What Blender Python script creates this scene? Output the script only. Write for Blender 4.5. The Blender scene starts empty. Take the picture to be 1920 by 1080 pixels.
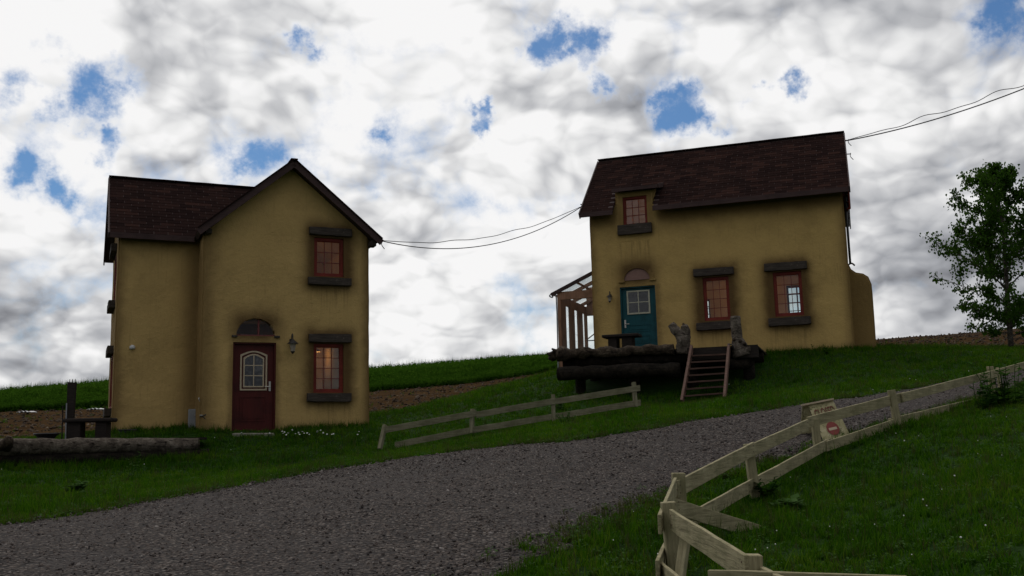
import bpy, bmesh, math, random
import numpy as np
from mathutils import Vector, Matrix, noise

sc = bpy.context.scene
C = sc.collection
R = math.radians

# ------------------------------------------------------------------ camera
F_PX, PITCH, ROLL = 1844.3, 0.1529, 0.0246
cam_d = bpy.data.cameras.new('camera')
cam = bpy.data.objects.new('camera', cam_d)
C.objects.link(cam)
cam_d.sensor_width = 36
cam_d.lens = 36 * F_PX / 1920
cam_d.clip_start = 0.05
cam_d.clip_end = 5000
cam.matrix_world = Matrix.Rotation(math.pi / 2 + PITCH, 4, 'X') @ Matrix.Rotation(-ROLL, 4, 'Z')
sc.camera = cam

# ------------------------------------------------------------------ render / view
sc.view_settings.view_transform = 'Standard'
sc.view_settings.look = 'None'
sc.view_settings.exposure = 0
sc.view_settings.gamma = 1
sc.view_settings.use_curve_mapping = False
sc.render.engine = 'CYCLES'
sc.cycles.use_denoising = True
sc.cycles.max_bounces = 8
sc.cycles.transparent_max_bounces = 12

# ------------------------------------------------------------------ sun
SUN_EL, SUN_AZ = R(50), R(-12)          # ahead of the camera, behind the clouds; azimuth from +Y to +X
sd = bpy.data.lights.new('sun', 'SUN')
sd.energy = 0.7
sd.angle = R(14)
sd.color = (1.0, 0.95, 0.88)
sun = bpy.data.objects.new('sun', sd)
C.objects.link(sun)
sdir = Vector((math.cos(SUN_EL) * math.sin(SUN_AZ), math.cos(SUN_EL) * math.cos(SUN_AZ), math.sin(SUN_EL)))
sun.rotation_euler = sdir.to_track_quat('Z', 'Y').to_euler()
sun.location = sdir * 60

# ------------------------------------------------------------------ pixel helpers (reference photo is 1920 x 1080)
def ray(px, py):
    X, Y = px - 960, 540 - py
    c, s = math.cos(ROLL), math.sin(ROLL)
    a, b = X * c + Y * s, -X * s + Y * c
    v = Vector((a, F_PX, b))
    cp, sp = math.cos(PITCH), math.sin(PITCH)
    return Vector((v.x, v.y * cp - v.z * sp, v.y * sp + v.z * cp)).normalized()

def at(px, py, d):
    r = ray(px, py)
    return r * (d / r.y)

# ------------------------------------------------------------------ world: cloudy sky
class NT:
    def __init__(s, tree):
        s.t = tree; s.n = tree.nodes; s.l = tree.links
    def node(s, typ, **kw):
        n = s.n.new(typ)
        for k, v in kw.items(): setattr(n, k, v)
        return n
    def put(s, sock, v):
        if isinstance(v, bpy.types.NodeSocket): s.l.new(v, sock)
        elif v is not None: sock.default_value = v
    def math(s, op, a, b=None, c=None, clamp=False):
        n = s.node('ShaderNodeMath', operation=op, use_clamp=clamp)
        s.put(n.inputs[0], a)
        if b is not None: s.put(n.inputs[1], b)
        if c is not None: s.put(n.inputs[2], c)
        return n.outputs[0]
    def vmath(s, op, a, b=None, scale=None):
        n = s.node('ShaderNodeVectorMath', operation=op)
        s.put(n.inputs[0], a)
        if b is not None: s.put(n.inputs[1], b)
        if scale is not None: s.put(n.inputs['Scale'], scale)
        return n.outputs['Value'] if op in ('LENGTH', 'DOT_PRODUCT', 'DISTANCE') else n.outputs[0]
    def noise(s, vec, scale, detail=4, rough=0.5, dist=0.0, lac=2.0, col=False, typ='FBM'):
        n = s.node('ShaderNodeTexNoise')
        n.noise_type = typ
        s.put(n.inputs['Vector'], vec)
        n.inputs['Scale'].default_value = scale
        n.inputs['Detail'].default_value = detail
        n.inputs['Roughness'].default_value = rough
        n.inputs['Lacunarity'].default_value = lac
        n.inputs['Distortion'].default_value = dist
        return n.outputs['Color' if col else 'Fac']
    def ramp(s, fac, stops, interp='LINEAR'):
        n = s.node('ShaderNodeValToRGB')
        cr = n.color_ramp
        cr.interpolation = interp
        while len(cr.elements) < len(stops): cr.elements.new(0.5)
        for e, (p, c) in zip(cr.elements, stops):
            e.position = p
            e.color = (c, c, c, 1) if isinstance(c, (int, float)) else (*c, 1)
        s.put(n.inputs['Fac'], fac)
        return n.outputs['Color']
    def mix(s, fac, a, b, blend='MIX'):
        n = s.node('ShaderNodeMix', data_type='RGBA', blend_type=blend)
        s.put(n.inputs[0], fac)
        def c4(v): return (*v, 1) if isinstance(v, tuple) and len(v) == 3 else v
        s.put(n.inputs[6], c4(a)); s.put(n.inputs[7], c4(b))
        return n.outputs[2]
    def smooth(s, x, a, b):
        n = s.node('ShaderNodeMapRange', interpolation_type='SMOOTHSTEP')
        s.put(n.inputs[0], x)
        n.inputs[1].default_value = a; n.inputs[2].default_value = b
        n.inputs[3].default_value = 0; n.inputs[4].default_value = 1
        return n.outputs[0]
    def sep(s, v):
        n = s.node('ShaderNodeSeparateXYZ'); s.put(n.inputs[0], v); return n.outputs
    def comb(s, x, y, z):
        n = s.node('ShaderNodeCombineXYZ')
        for i, v in enumerate((x, y, z)): s.put(n.inputs[i], v)
        return n.outputs[0]

world = bpy.data.worlds.new('World')
sc.world = world
world.use_nodes = True
w = NT(world.node_tree)
w.n.clear()
out = w.node('ShaderNodeOutputWorld')
sky = w.node('ShaderNodeTexSky', sky_type='NISHITA')
sky.sun_disc = False
sky.sun_elevation = SUN_EL
sky.sun_rotation = SUN_AZ
sky.air_density = 1.0
sky.dust_density = 0.6
tc = w.node('ShaderNodeTexCoord')
d = tc.outputs['Generated']
dx, dy, dz = w.sep(d)
den = w.math('ADD', w.math('ABSOLUTE', dz), 0.80)
cp = w.comb(w.math('DIVIDE', dx, den), w.math('DIVIDE', dy, den), w.math('MULTIPLY', w.math('DIVIDE', dz, den), 1.35))       # the cloud layer overhead
warp = w.vmath('SCALE', w.vmath('SUBTRACT', w.noise(cp, 7, 3, 0.5, col=True), (0.5, 0.5, 0.5)), scale=0.07)
cpw = w.vmath('ADD', cp, warp)
def puffs(p, scale, detail):
    v_ = w.node('ShaderNodeTexVoronoi', feature='F1')
    w.put(v_.inputs['Vector'], p)
    v_.inputs['Scale'].default_value = scale; v_.inputs['Detail'].default_value = detail
    v_.inputs['Roughness'].default_value = 0.55; v_.inputs['Lacunarity'].default_value = 2.3
    return w.math('SUBTRACT', 1.0, w.math('POWER', v_.outputs['Distance'], 1.5))
up_ = w.vmath('ADD', cpw, (-0.004, 0.003, 0.014))
b0 = puffs(cpw, 5.6, 2.6)
b1 = puffs(up_, 5.6, 2.6)
s0 = w.noise(cpw, 20.0, 5, 0.55)
s1 = w.noise(up_, 20.0, 5, 0.55)
# openings in the cloud cover, by direction
def gap(px, py, rad, k=1.0):
    r = ray(px, py)
    dd = w.vmath('DISTANCE', dwarp, tuple(r))
    g = w.math('MULTIPLY', w.math('DIVIDE', dd, rad * 1.0 / F_PX), -1.0)
    return w.math('MULTIPLY', w.math('EXPONENT', w.math('MULTIPLY', w.math('MULTIPLY', g, g), -1.0)), k)
dwarp = w.vmath('ADD', d, w.vmath('SCALE', w.vmath('SUBTRACT', w.noise(d, 16, 5, 0.62, col=True), (0.5, 0.5, 0.5)), scale=0.11))
gs = None
GAPS = [(175, 165, 60, .9), (215, 130, 36, .6), (130, 205, 32, .6), (195, 258, 30, .8), (40, 338, 40, .78), (110, 95, 42, .5), (115, 370, 34, .68),
        (1030, 92, 46, .8), (1090, 105, 46, .9), (1128, 152, 40, .9), (975, 100, 28, .6), (1275, 190, 50, 1.0), (1320, 210, 34, .6), (1498, 145, 34, 1.0),
        (923, 228, 22, .8), (1890, 15, 60, .6), (1350, 238, 26, .5), (580, 52, 26, .6), (470, 290, 42, .62), (30, 150, 40, .6), (700, 240, 24, .55), (1420, 215, 30, .5), (15, 10, 1, 0), (1445, 5, 40, .3), (1020, 50, 26, .5), (700, 240, 26, .3)]
for g in GAPS:
    v = gap(*g)
    gs = v if gs is None else w.math('MAXIMUM', gs, v)
ed = w.noise(d, 22, 7, 0.66)
mid = w.noise(cpw, 5.0, 5, 0.5)
big = w.noise(cp, 2.2, 2, 0.5)
cover = w.math('ADD', w.math('MULTIPLY', mid, 0.50), w.math('MULTIPLY', ed, 0.50))
cover = w.math('ADD', cover, w.math('MULTIPLY', w.math('SUBTRACT', b0, 0.6), 0.22))
cover = w.math('SUBTRACT', w.math('ADD', cover, 0.125), w.math('MULTIPLY', gs, 0.45))
mask = w.smooth(cover, 0.14, 0.46)
mask = w.math('ADD', mask, w.math('MULTIPLY', w.math('SUBTRACT', 1.0, mask), w.math('MULTIPLY', w.smooth(ed, 0.42, 0.72), 0.55)))
lum = w.math('MULTIPLY', w.math('SUBTRACT', b0, b1), 0.95)
lum = w.math('ADD', lum, w.math('MULTIPLY', w.math('SUBTRACT', 0.5, mid), 1.65))
lum = w.math('ADD', lum, w.math('MULTIPLY', w.math('SUBTRACT', s0, s1), 0.22))
lum = w.math('ADD', lum, w.math('MULTIPLY', w.math('SUBTRACT', 0.5, big), 0.7))
lum = w.math('ADD', lum, w.math('MULTIPLY', w.math('SUBTRACT', b0, 0.62), 0.35))
lum = w.math('ADD', lum, 0.79)
# thin cloud at the rims of the openings is the brightest
lum = w.math('ADD', lum, w.math('MULTIPLY', w.math('SUBTRACT', 1.0, w.smooth(cover, 0.22, 0.46)), 0.35))
# brighter towards the veiled sun, greyer away from it
sdot = w.vmath('DOT_PRODUCT', d, tuple(sdir))
lum = w.math('ADD', lum, w.math('MULTIPLY', w.smooth(sdot, 0.62, 1.0), 0.48))
lum = w.math('SUBTRACT', lum, w.math('MULTIPLY', w.smooth(dx, 0.10, 0.6), 0.13))
lum = w.math('SUBTRACT', lum, w.math('MULTIPLY', w.smooth(w.math('MULTIPLY', sdot, -1.0), -0.55, 0.35), 0.50))
ccol = w.ramp(lum, [(0.0, (.20, .205, .225)), (0.3, (.37, .38, .405)), (0.6, (.60, .605, .62)), (0.85, (.83, .83, .83)), (1.0, (.93, .925, .925))])
skyc = w.vmath('MULTIPLY', w.vmath('SCALE', sky.outputs[0], scale=0.06), (0.55, 0.85, 1.15))
bg1 = w.node('ShaderNodeBackground'); w.put(bg1.inputs[0], skyc); bg1.inputs[1].default_value = 1.0
bg2 = w.node('ShaderNodeBackground'); w.put(bg2.inputs[0], ccol); bg2.inputs[1].default_value = 1.0
mx = w.node('ShaderNodeMixShader')
w.put(mx.inputs[0], mask); w.l.new(bg1.outputs[0], mx.inputs[1]); w.l.new(bg2.outputs[0], mx.inputs[2])
w.l.new(mx.outputs[0], out.inputs[0])
world.cycles.sampling_method = 'MANUAL'
world.cycles.sample_map_resolution = 512

# ------------------------------------------------------------------ object helpers
def thing(name, label, cat, loc=(0, 0, 0), rotz=0, group=None):
    o = bpy.data.objects.new(name, None)
    C.objects.link(o)
    o.location = loc; o.rotation_euler = (0, 0, rotz)
    o.empty_display_size = 0.2
    o['label'] = label; o['category'] = cat
    if group: o['group'] = group
    return o

def tag(o, label, cat, group=None):
    o['label'] = label; o['category'] = cat
    if group: o['group'] = group
    return o

def link(name, mesh, parent=None, world_space=False):
    o = bpy.data.objects.new(name, mesh)
    C.objects.link(o)
    if parent:
        o.parent = parent
        if world_space:
            o.matrix_parent_inverse = full_matrix(parent).inverted()
    return o

def full_matrix(o):
    m = Matrix.LocRotScale(o.location, o.rotation_euler, o.scale)
    return (full_matrix(o.parent) @ o.matrix_parent_inverse @ m) if o.parent else m

def mesh_of(name, bm, mat, smooth=False):
    me = bpy.data.meshes.new(name)
    bm.normal_update()
    bm.to_mesh(me); bm.free()
    mats = mat if isinstance(mat, (list, tuple)) else [mat]
    for m in mats: me.materials.append(m)
    if smooth:
        me.polygons.foreach_set('use_smooth', [True] * len(me.polygons))
    return me

def obj(name, bm, mat, parent=None, ws=False, smooth=False):
    return link(name, mesh_of(name, bm, mat, smooth), parent, ws)

def box(bm, a, b, bev=0.0):
    """axis box between corners a and b"""
    x0, y0, z0 = (min(p, q) for p, q in zip(a, b)); x1, y1, z1 = (max(p, q) for p, q in zip(a, b))
    vs = [bm.verts.new(p) for p in ((x0, y0, z0), (x1, y0, z0), (x1, y1, z0), (x0, y1, z0), (x0, y0, z1), (x1, y0, z1), (x1, y1, z1), (x0, y1, z1))]
    fs = [bm.faces.new([vs[i] for i in f]) for f in ((0, 3, 2, 1), (4, 5, 6, 7), (0, 1, 5, 4), (1, 2, 6, 5), (2, 3, 7, 6), (3, 0, 4, 7))]
    if bev:
        es = list({e for f in fs for e in f.edges})
        bmesh.ops.bevel(bm, geom=es, offset=bev, segments=1, affect='EDGES')
    return vs

def hexa(bm, q, n, t):
    """solid from quad q (4 points) pushed along n by t"""
    n = Vector(n) * t
    a = [bm.verts.new(Vector(p)) for p in q]; b = [bm.verts.new(Vector(p) + n) for p in q]
    k = len(q)
    bm.faces.new(a); bm.faces.new(b[::-1])
    for i in range(k):
        bm.faces.new((a[i], b[i], b[(i + 1) % k], a[(i + 1) % k]))
    bmesh.ops.recalc_face_normals(bm, faces=bm.faces[:])

def bar(bm, p, q, wx, wz, up=Vector((0, 0, 1)), segs=1, jit=0.0, bev=0.004):
    """rectangular beam from p to q; wz along up"""
    p, q = Vector(p), Vector(q)
    d_ = (q - p); L = d_.length; d_.normalize()
    s = d_.cross(up).normalized(); u = s.cross(d_).normalized()
    rings = []
    for i in range(segs + 1):
        c = p + d_ * (L * i / segs)
        jj = Vector((random.uniform(-jit, jit), random.uniform(-jit, jit), random.uniform(-jit, jit))) if jit else Vector()
        rings.append([bm.verts.new(c + jj + s * (a * wx / 2) + u * (b * wz / 2)) for a, b in ((-1, -1), (1, -1), (1, 1), (-1, 1))])
    for r0, r1 in zip(rings, rings[1:]):
        for i in range(4):
            bm.faces.new((r0[i], r0[(i + 1) % 4], r1[(i + 1) % 4], r1[i]))
    bm.faces.new(rings[0][::-1]); bm.faces.new(rings[-1])

def tube(bm, pts, rad, sides=10, nz=0.0, nfreq=3.0, caps=True, seed=0.0):
    pts = [Vector(p) for p in pts]
    if not isinstance(rad, (list, tuple)): rad = [rad] * len(pts)
    t0 = (pts[1] - pts[0]).normalized()
    up = Vector((0, 0, 1)) if abs(t0.z) < 0.9 else Vector((1, 0, 0))
    s = t0.cross(up).normalized()
    rings = []
    for i, p in enumerate(pts):
        t = (pts[min(i + 1, len(pts) - 1)] - pts[max(i - 1, 0)]).normalized()
        s = (s - t * s.dot(t)).normalized(); u = s.cross(t)
        ring = []
        for k in range(sides):
            a = 2 * math.pi * k / sides
            dirv = s * math.cos(a) + u * math.sin(a)
            r = rad[i]
            if nz: q_ = p + dirv * r; r *= 1 + nz * (noise.noise(q_ * nfreq + Vector((seed, 0, 0))) + .45 * noise.noise(q_ * nfreq * 3.1 + Vector((seed, 5, 0))))
            ring.append(bm.verts.new(p + dirv * r))
        rings.append(ring)
    for r0, r1 in zip(rings, rings[1:]):
        for k in range(sides):
            bm.faces.new((r0[k], r0[(k + 1) % sides], r1[(k + 1) % sides], r1[k]))
    if caps:
        bm.faces.new(rings[0][::-1]); bm.faces.new(rings[-1])

def spline(pts, n):
    pts = [Vector(p) for p in pts]
    P = [pts[0] * 2 - pts[1]] + pts + [pts[-1] * 2 - pts[-2]]
    out = []
    for i in range(1, len(P) - 2):
        for k in range(n):
            t = k / n
            a, b, c, e = P[i - 1], P[i], P[i + 1], P[i + 2]
            out.append(0.5 * ((2 * b) + (c - a) * t + (2 * a - 5 * b + 4 * c - e) * t * t + (3 * b - a - 3 * c + e) * t ** 3))
    out.append(pts[-1])
    return out

def copy_thing(root):
    c = root.copy(); C.objects.link(c)
    for ch in root.children:
        k = ch.copy(); C.objects.link(k); k.parent = c
        for g in ch.children:
            m = g.copy(); C.objects.link(m); m.parent = k
    return c

# ------------------------------------------------------------------ materials
def new_mat(name):
    m = bpy.data.materials.new(name)
    m.use_nodes = True
    t = NT(m.node_tree)
    p = t.n['Principled BSDF']
    return m, t, p

def bump(t, p, h, strength=0.4, dist=0.01):
    b = t.node('ShaderNodeBump')
    b.inputs['Strength'].default_value = strength
    b.inputs['Distance'].default_value = dist
    t.put(b.inputs['Height'], h)
    t.l.new(b.outputs[0], p.inputs['Normal'])

def simple(name, col, rough=0.7, var=0.25, scale=6, bmp=0.0, bscale=60, metal=0.0, stretch=(1, 1, 1), spec=0.5, col2=None):
    m, t, p = new_mat(name)
    co = t.node('ShaderNodeTexCoord').outputs['Object']
    if stretch != (1, 1, 1): co = t.vmath('MULTIPLY', co, stretch)
    n = t.noise(co, scale, 6, 0.6)
    dark = col2 or tuple(c * (1 - var) for c in col); lite = tuple(min(1, c * (1 + var)) for c in col)
    c = t.ramp(n, [(0.3, dark), (0.7, lite)])
    t.put(p.inputs['Base Color'], c)
    p.inputs['Roughness'].default_value = rough
    p.inputs['Metallic'].default_value = metal
    p.inputs['Specular IOR Level'].default_value = spec
    if bmp: bump(t, p, t.noise(co, bscale, 4, 0.6), bmp, 0.01)
    return m

def wood(name, col, col2, rough=0.85, scale=3.0, long_axis=0, stretch=12, bmp=0.6, knots=True, worn=None):
    m, t, p = new_mat(name)
    co = t.node('ShaderNodeTexCoord').outputs['Object']
    st = [stretch] * 3; st[long_axis] = 1
    v = t.vmath('MULTIPLY', co, tuple(st))
    g = t.noise(v, scale, 6, 0.65, 0.4)
    blotch = t.noise(co, 2.6, 4, 0.6)
    c = t.ramp(g, [(0.32, col2), (0.62, col)])
    c = t.mix(t.smooth(blotch, 0.45, 0.75), c, tuple(x * 0.55 for x in col))
    if worn:
        c = t.mix(t.smooth(t.noise(co, 9, 5, 0.65), 0.60, 0.72), c, worn)
    t.put(p.inputs['Base Color'], c)
    p.inputs['Roughness'].default_value = rough
    p.inputs['Specular IOR Level'].default_value = 0.25
    bump(t, p, g, bmp, 0.01)
    return m

def glass_mat(name, tint=(0.9, 0.93, 0.92), refl=1.0, base=0.0):
    m, t, p = new_mat(name)
    t.n.remove(p)
    o = t.n['Material Output']
    tr = t.node('ShaderNodeBsdfTransparent'); tr.inputs[0].default_value = (*tint, 1)
    gl = t.node('ShaderNodeBsdfGlossy'); gl.inputs['Roughness'].default_value = 0.03
    fr = t.node('ShaderNodeFresnel'); fr.inputs[0].default_value = 1.5
    co = t.node('ShaderNodeTexCoord').outputs['Object']
    b = t.node('ShaderNodeBump'); b.inputs['Strength'].default_value = 0.15; b.inputs['Distance'].default_value = 0.01
    t.put(b.inputs['Height'], t.noise(co, 5, 2))
    t.l.new(b.outputs[0], gl.inputs['Normal'])
    mx_ = t.node('ShaderNodeMixShader')
    t.put(mx_.inputs[0], t.math('ADD', t.math('MULTIPLY', fr.outputs[0], refl), base))
    t.l.new(tr.outputs[0], mx_.inputs[1]); t.l.new(gl.outputs[0], mx_.inputs[2]); t.l.new(mx_.outputs[0], o.inputs[0])
    return m

SILLS = {'ochre_stucco': [(2.37, 3.39, 3.38), (2.37, 3.39, .64)], 'golden_stucco': [(2.85, 3.76, .70), (4.72, 5.78, .70), (.8, 1.75, 3.25)]}
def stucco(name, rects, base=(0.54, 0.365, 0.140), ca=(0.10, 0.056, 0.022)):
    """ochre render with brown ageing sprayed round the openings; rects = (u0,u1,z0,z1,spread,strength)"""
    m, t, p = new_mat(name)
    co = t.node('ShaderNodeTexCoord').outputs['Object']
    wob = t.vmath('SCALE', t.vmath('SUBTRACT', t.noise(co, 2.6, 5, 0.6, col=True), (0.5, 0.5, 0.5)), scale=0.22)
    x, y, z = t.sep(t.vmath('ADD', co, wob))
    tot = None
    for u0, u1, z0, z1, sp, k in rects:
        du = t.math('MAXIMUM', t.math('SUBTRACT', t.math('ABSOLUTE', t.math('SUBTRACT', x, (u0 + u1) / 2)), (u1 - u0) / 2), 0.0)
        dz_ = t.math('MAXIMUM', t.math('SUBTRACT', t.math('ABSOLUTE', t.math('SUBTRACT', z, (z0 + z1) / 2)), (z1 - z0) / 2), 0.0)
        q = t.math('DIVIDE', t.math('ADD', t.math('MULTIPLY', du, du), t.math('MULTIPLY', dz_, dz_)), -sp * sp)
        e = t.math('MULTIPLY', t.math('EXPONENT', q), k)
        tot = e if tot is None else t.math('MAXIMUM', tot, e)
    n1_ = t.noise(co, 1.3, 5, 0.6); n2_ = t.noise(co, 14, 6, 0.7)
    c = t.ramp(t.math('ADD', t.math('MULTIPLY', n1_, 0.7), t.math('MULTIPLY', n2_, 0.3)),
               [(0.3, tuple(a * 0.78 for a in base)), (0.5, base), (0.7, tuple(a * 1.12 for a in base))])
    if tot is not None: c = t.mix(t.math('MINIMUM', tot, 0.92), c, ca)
    pits = t.noise(co, 38, 3, 0.6)
    c = t.mix(t.math('MULTIPLY', t.smooth(pits, 0.66, 0.74), 0.55), c, ca)
    for u0, u1, z1_ in SILLS.get(name, ()):
        inx = t.math('SUBTRACT', 1.0, t.smooth(t.math('ABSOLUTE', t.math('SUBTRACT', x, (u0 + u1) / 2)), (u1 - u0) / 2 - .1, (u1 - u0) / 2 + .05))
        inz = t.math('MULTIPLY', t.smooth(z, z1_ - .85, z1_ - .05), t.math('SUBTRACT', 1.0, t.smooth(z, z1_, z1_ + .05)))
        st_ = t.smooth(t.noise(t.vmath('MULTIPLY', co, (11, 11, 0.5)), 1.5, 4, 0.65), 0.44, 0.66)
        c = t.mix(t.math('MULTIPLY', t.math('MULTIPLY', inx, inz), t.math('MULTIPLY', st_, .34)), c, (.10, .062, .028))
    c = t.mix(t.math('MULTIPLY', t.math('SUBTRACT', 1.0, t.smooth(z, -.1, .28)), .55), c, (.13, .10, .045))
    # grime and thin vertical runs
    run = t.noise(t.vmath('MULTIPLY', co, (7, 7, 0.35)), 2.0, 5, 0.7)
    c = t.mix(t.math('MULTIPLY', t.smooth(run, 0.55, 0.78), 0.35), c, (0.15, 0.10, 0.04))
    t.put(p.inputs['Base Color'], c)
    p.inputs['Roughness'].default_value = 0.93
    p.inputs['Specular IOR Level'].default_value = 0.15
    h = t.math('ADD', t.math('MULTIPLY', t.noise(co, 9, 5, 0.65), 1.0), t.math('MULTIPLY', pits, 0.35))
    bump(t, p, h, 0.55, 0.035)
    return m

M = {}
M['interior'] = simple('interior_plaster', (0.58, 0.40, 0.22), 0.8, 0.12, 3)
M['interior_wood'] = wood('interior_wood', (0.42, 0.2, 0.09), (0.3, 0.14, 0.06), 0.6)
M['lintel'] = wood('charred_wood', (0.085, 0.068, 0.055), (0.03, 0.024, 0.02), 0.9, bmp=0.9, worn=(0.15, 0.12, 0.1))
M['frame'] = wood('red_window_paint', (0.23, 0.032, 0.019), (0.16, 0.023, 0.014), 0.6, bmp=0.2)
M['muntin'] = simple('dark_red_glazing_bar', (0.17, 0.035, 0.03), 0.6)
M['door_red'] = wood('maroon_door_paint', (0.088, 0.0115, 0.009), (0.065, 0.009, 0.007), 0.55, long_axis=2, bmp=0.25)
M['door_teal'] = wood('teal_door_paint', (0.008, 0.085, 0.098), (0.007, 0.070, 0.080), 0.55, long_axis=2, bmp=0.25)
M['cream'] = simple('cream_trim_paint', (0.50, 0.40, 0.27), 0.6, 0.12, 14, 0.2)
M['cream_blue'] = simple('pale_trim_paint', (0.48, 0.46, 0.34), 0.6, 0.12, 14, 0.2)
M['glass'] = glass_mat('window_glass')
M['clear_glass'] = glass_mat('sunroom_glass', (0.96, 0.98, 0.98), 0.3)
M['dark_glass'] = glass_mat('door_glass', (0.25, 0.27, 0.25), 1.2, 0.04)
M['iron'] = simple('black_iron', (0.02, 0.018, 0.018), 0.5, 0.3, 20, 0.2)
M['lamp_glass'] = simple('frosted_lamp_glass', (0.35, 0.30, 0.24), 0.25, 0.1)
M['brass'] = simple('dull_steel', (0.5, 0.47, 0.42), 0.35, 0.1, metal=0.9)
M['barge'] = wood('brown_barge_board', (0.075, 0.042, 0.038), (0.05, 0.028, 0.026), 0.7, bmp=0.3)
M['soffit'] = wood('dark_soffit_boards', (0.07, 0.045, 0.04), (0.05, 0.03, 0.028), 0.8, bmp=0.3)
M['brown_timber'] = wood('brown_stained_timber', (0.42, 0.23, 0.14), (0.30, 0.16, 0.10), 0.7, long_axis=2, bmp=0.3)
M['dark_timber'] = wood('dark_deck_timber', (0.035, 0.026, 0.021), (0.016, 0.013, 0.011), 0.9, bmp=0.8)
M['stair_wood'] = wood('weathered_red_brown_stair_wood', (0.20, 0.115, 0.085), (0.11, 0.065, 0.05), 0.8, bmp=0.5)
M['tread_wood'] = wood('worn_dark_tread_wood', (0.12, 0.068, 0.052), (0.07, 0.04, 0.03), 0.85, bmp=0.5)
M['grey_plastic'] = simple('grey_plastic', (0.28, 0.29, 0.30), 0.5, 0.1, 4)
M['white_plastic'] = simple('white_plastic', (0.6, 0.6, 0.58), 0.45, 0.08, 4)
M['stone'] = simple('step_stone', (0.22, 0.20, 0.16), 0.9, 0.3, 9, 0.5, 40)
M['cable'] = simple('black_cable', (0.02, 0.02, 0.022), 0.6, 0.1)
def fence_mat(name, col, col2, algae):
    m, t, p = new_mat(name)
    co = t.node('ShaderNodeTexCoord').outputs['Object']
    g = t.noise(t.vmath('MULTIPLY', co, (1, 14, 14)), 3.2, 7, 0.68, 0.5)
    c = t.ramp(g, [(0.30, tuple(x * .6 for x in col2)), (0.44, col2), (0.60, col), (0.75, tuple(x * 1.12 for x in col))])
    b = t.noise(co, 3.4, 6, 0.7)
    c = t.mix(t.math('MULTIPLY', t.smooth(b, 0.42, 0.66), 0.75), c, algae)
    f = t.noise(t.vmath('MULTIPLY', co, (3, 9, 9)), 5, 6, 0.75)
    c = t.mix(t.math('MULTIPLY', t.smooth(f, 0.58, 0.68), 0.7), c, (0.12, 0.10, 0.07))
    v = t.node('ShaderNodeTexVoronoi'); v.inputs['Scale'].default_value = 4.2
    t.put(v.inputs['Vector'], t.vmath('ADD', t.vmath('MULTIPLY', co, (.6, 1.4, 1.4)), t.vmath('SCALE', t.noise(co, 5, 3, .5, col=True), scale=.2)))
    c = t.mix(t.math('SUBTRACT', 1.0, t.smooth(v.outputs['Distance'], 0.05, 0.10)), c, (0.045, 0.035, 0.022))
    t.put(p.inputs['Base Color'], c)
    p.inputs['Roughness'].default_value = 0.9
    p.inputs['Specular IOR Level'].default_value = 0.2
    bump(t, p, g, 0.8, 0.012)
    return m
M['fence'] = fence_mat('faded_cream_fence_paint', (0.40, 0.35, 0.21), (0.30, 0.26, 0.15), (0.20, 0.185, 0.095))
M['fence_far'] = fence_mat('weathered_grey_cream_fence_wood', (0.27, 0.245, 0.16), (0.19, 0.17, 0.105), (0.13, 0.125, 0.07))

def bark(name, a, b, c3, scale=5.0):
    m, t, p = new_mat(name)
    co = t.node('ShaderNodeTexCoord').outputs['Object']
    n = t.noise(t.vmath('MULTIPLY', co, (1.0, 1.0, 1.0)), scale, 7, 0.7, 0.6)
    n2 = t.noise(co, scale * 5, 5, 0.7)
    c = t.ramp(t.math('ADD', t.math('MULTIPLY', n, .65), t.math('MULTIPLY', n2, .35)), [(0.36, a), (0.5, b), (0.62, c3)])
    streak = t.noise(t.vmath('MULTIPLY', co, (1.2, 13, 13)), 1.6, 5, 0.6)
    c = t.mix(t.math('MULTIPLY', t.smooth(streak, 0.54, 0.64), 0.8), c, tuple(x * .5 for x in a))
    t.put(p.inputs['Base Color'], c)
    p.inputs['Roughness'].default_value = 0.95
    p.inputs['Specular IOR Level'].default_value = 0.15
    bump(t, p, t.math('ADD', n, t.math('MULTIPLY', n2, 0.6)), 1.0, 0.05)
    return m
M['log'] = bark('rough_log_bark', (0.016, 0.012, 0.009), (0.055, 0.040, 0.028), (0.14, 0.105, 0.072))
M['pale_log'] = bark('peeled_grey_log', (0.035, 0.027, 0.021), (0.12, 0.096, 0.074), (0.23, 0.195, 0.155))
M['dark_log'] = bark('dark_wet_log', (0.007, 0.0055, 0.004), (0.018, 0.014, 0.010), (0.038, 0.029, 0.021))
M['trunk'] = bark('birch_bark', (0.03, 0.025, 0.02), (0.09, 0.075, 0.06), (0.2, 0.18, 0.15), 7)

def shingle_mat():
    m, t, p = new_mat('brown_asphalt_shingle')
    oi = t.node('ShaderNodeObjectInfo').outputs['Random']
    ge = t.node('ShaderNodeNewGeometry').outputs['Random Per Island']
    r = t.math('FRACT', t.math('ADD', t.math('MULTIPLY', oi, 7.13), t.math('MULTIPLY', ge, 3.7)))
    co = t.node('ShaderNodeTexCoord').outputs['Object']
    c = t.ramp(r, [(0.0, (0.019, 0.0105, 0.0095)), (0.35, (0.027, 0.0148, 0.0128)), (0.75, (0.034, 0.0178, 0.0150)), (1.0, (0.055, 0.027, 0.021))])
    g = t.noise(co, 70, 3, 0.7)
    c = t.mix(t.smooth(g, 0.35, 0.7), t.mix(0.4, c, (0.02, 0.015, 0.015)), c)
    t.put(p.inputs['Base Color'], c)
    p.inputs['Roughness'].default_value = 0.95
    p.inputs['Specular IOR Level'].default_value = 0.0
    bump(t, p, g, 0.5, 0.006)
    return m
M['shingle'] = shingle_mat()

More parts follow.
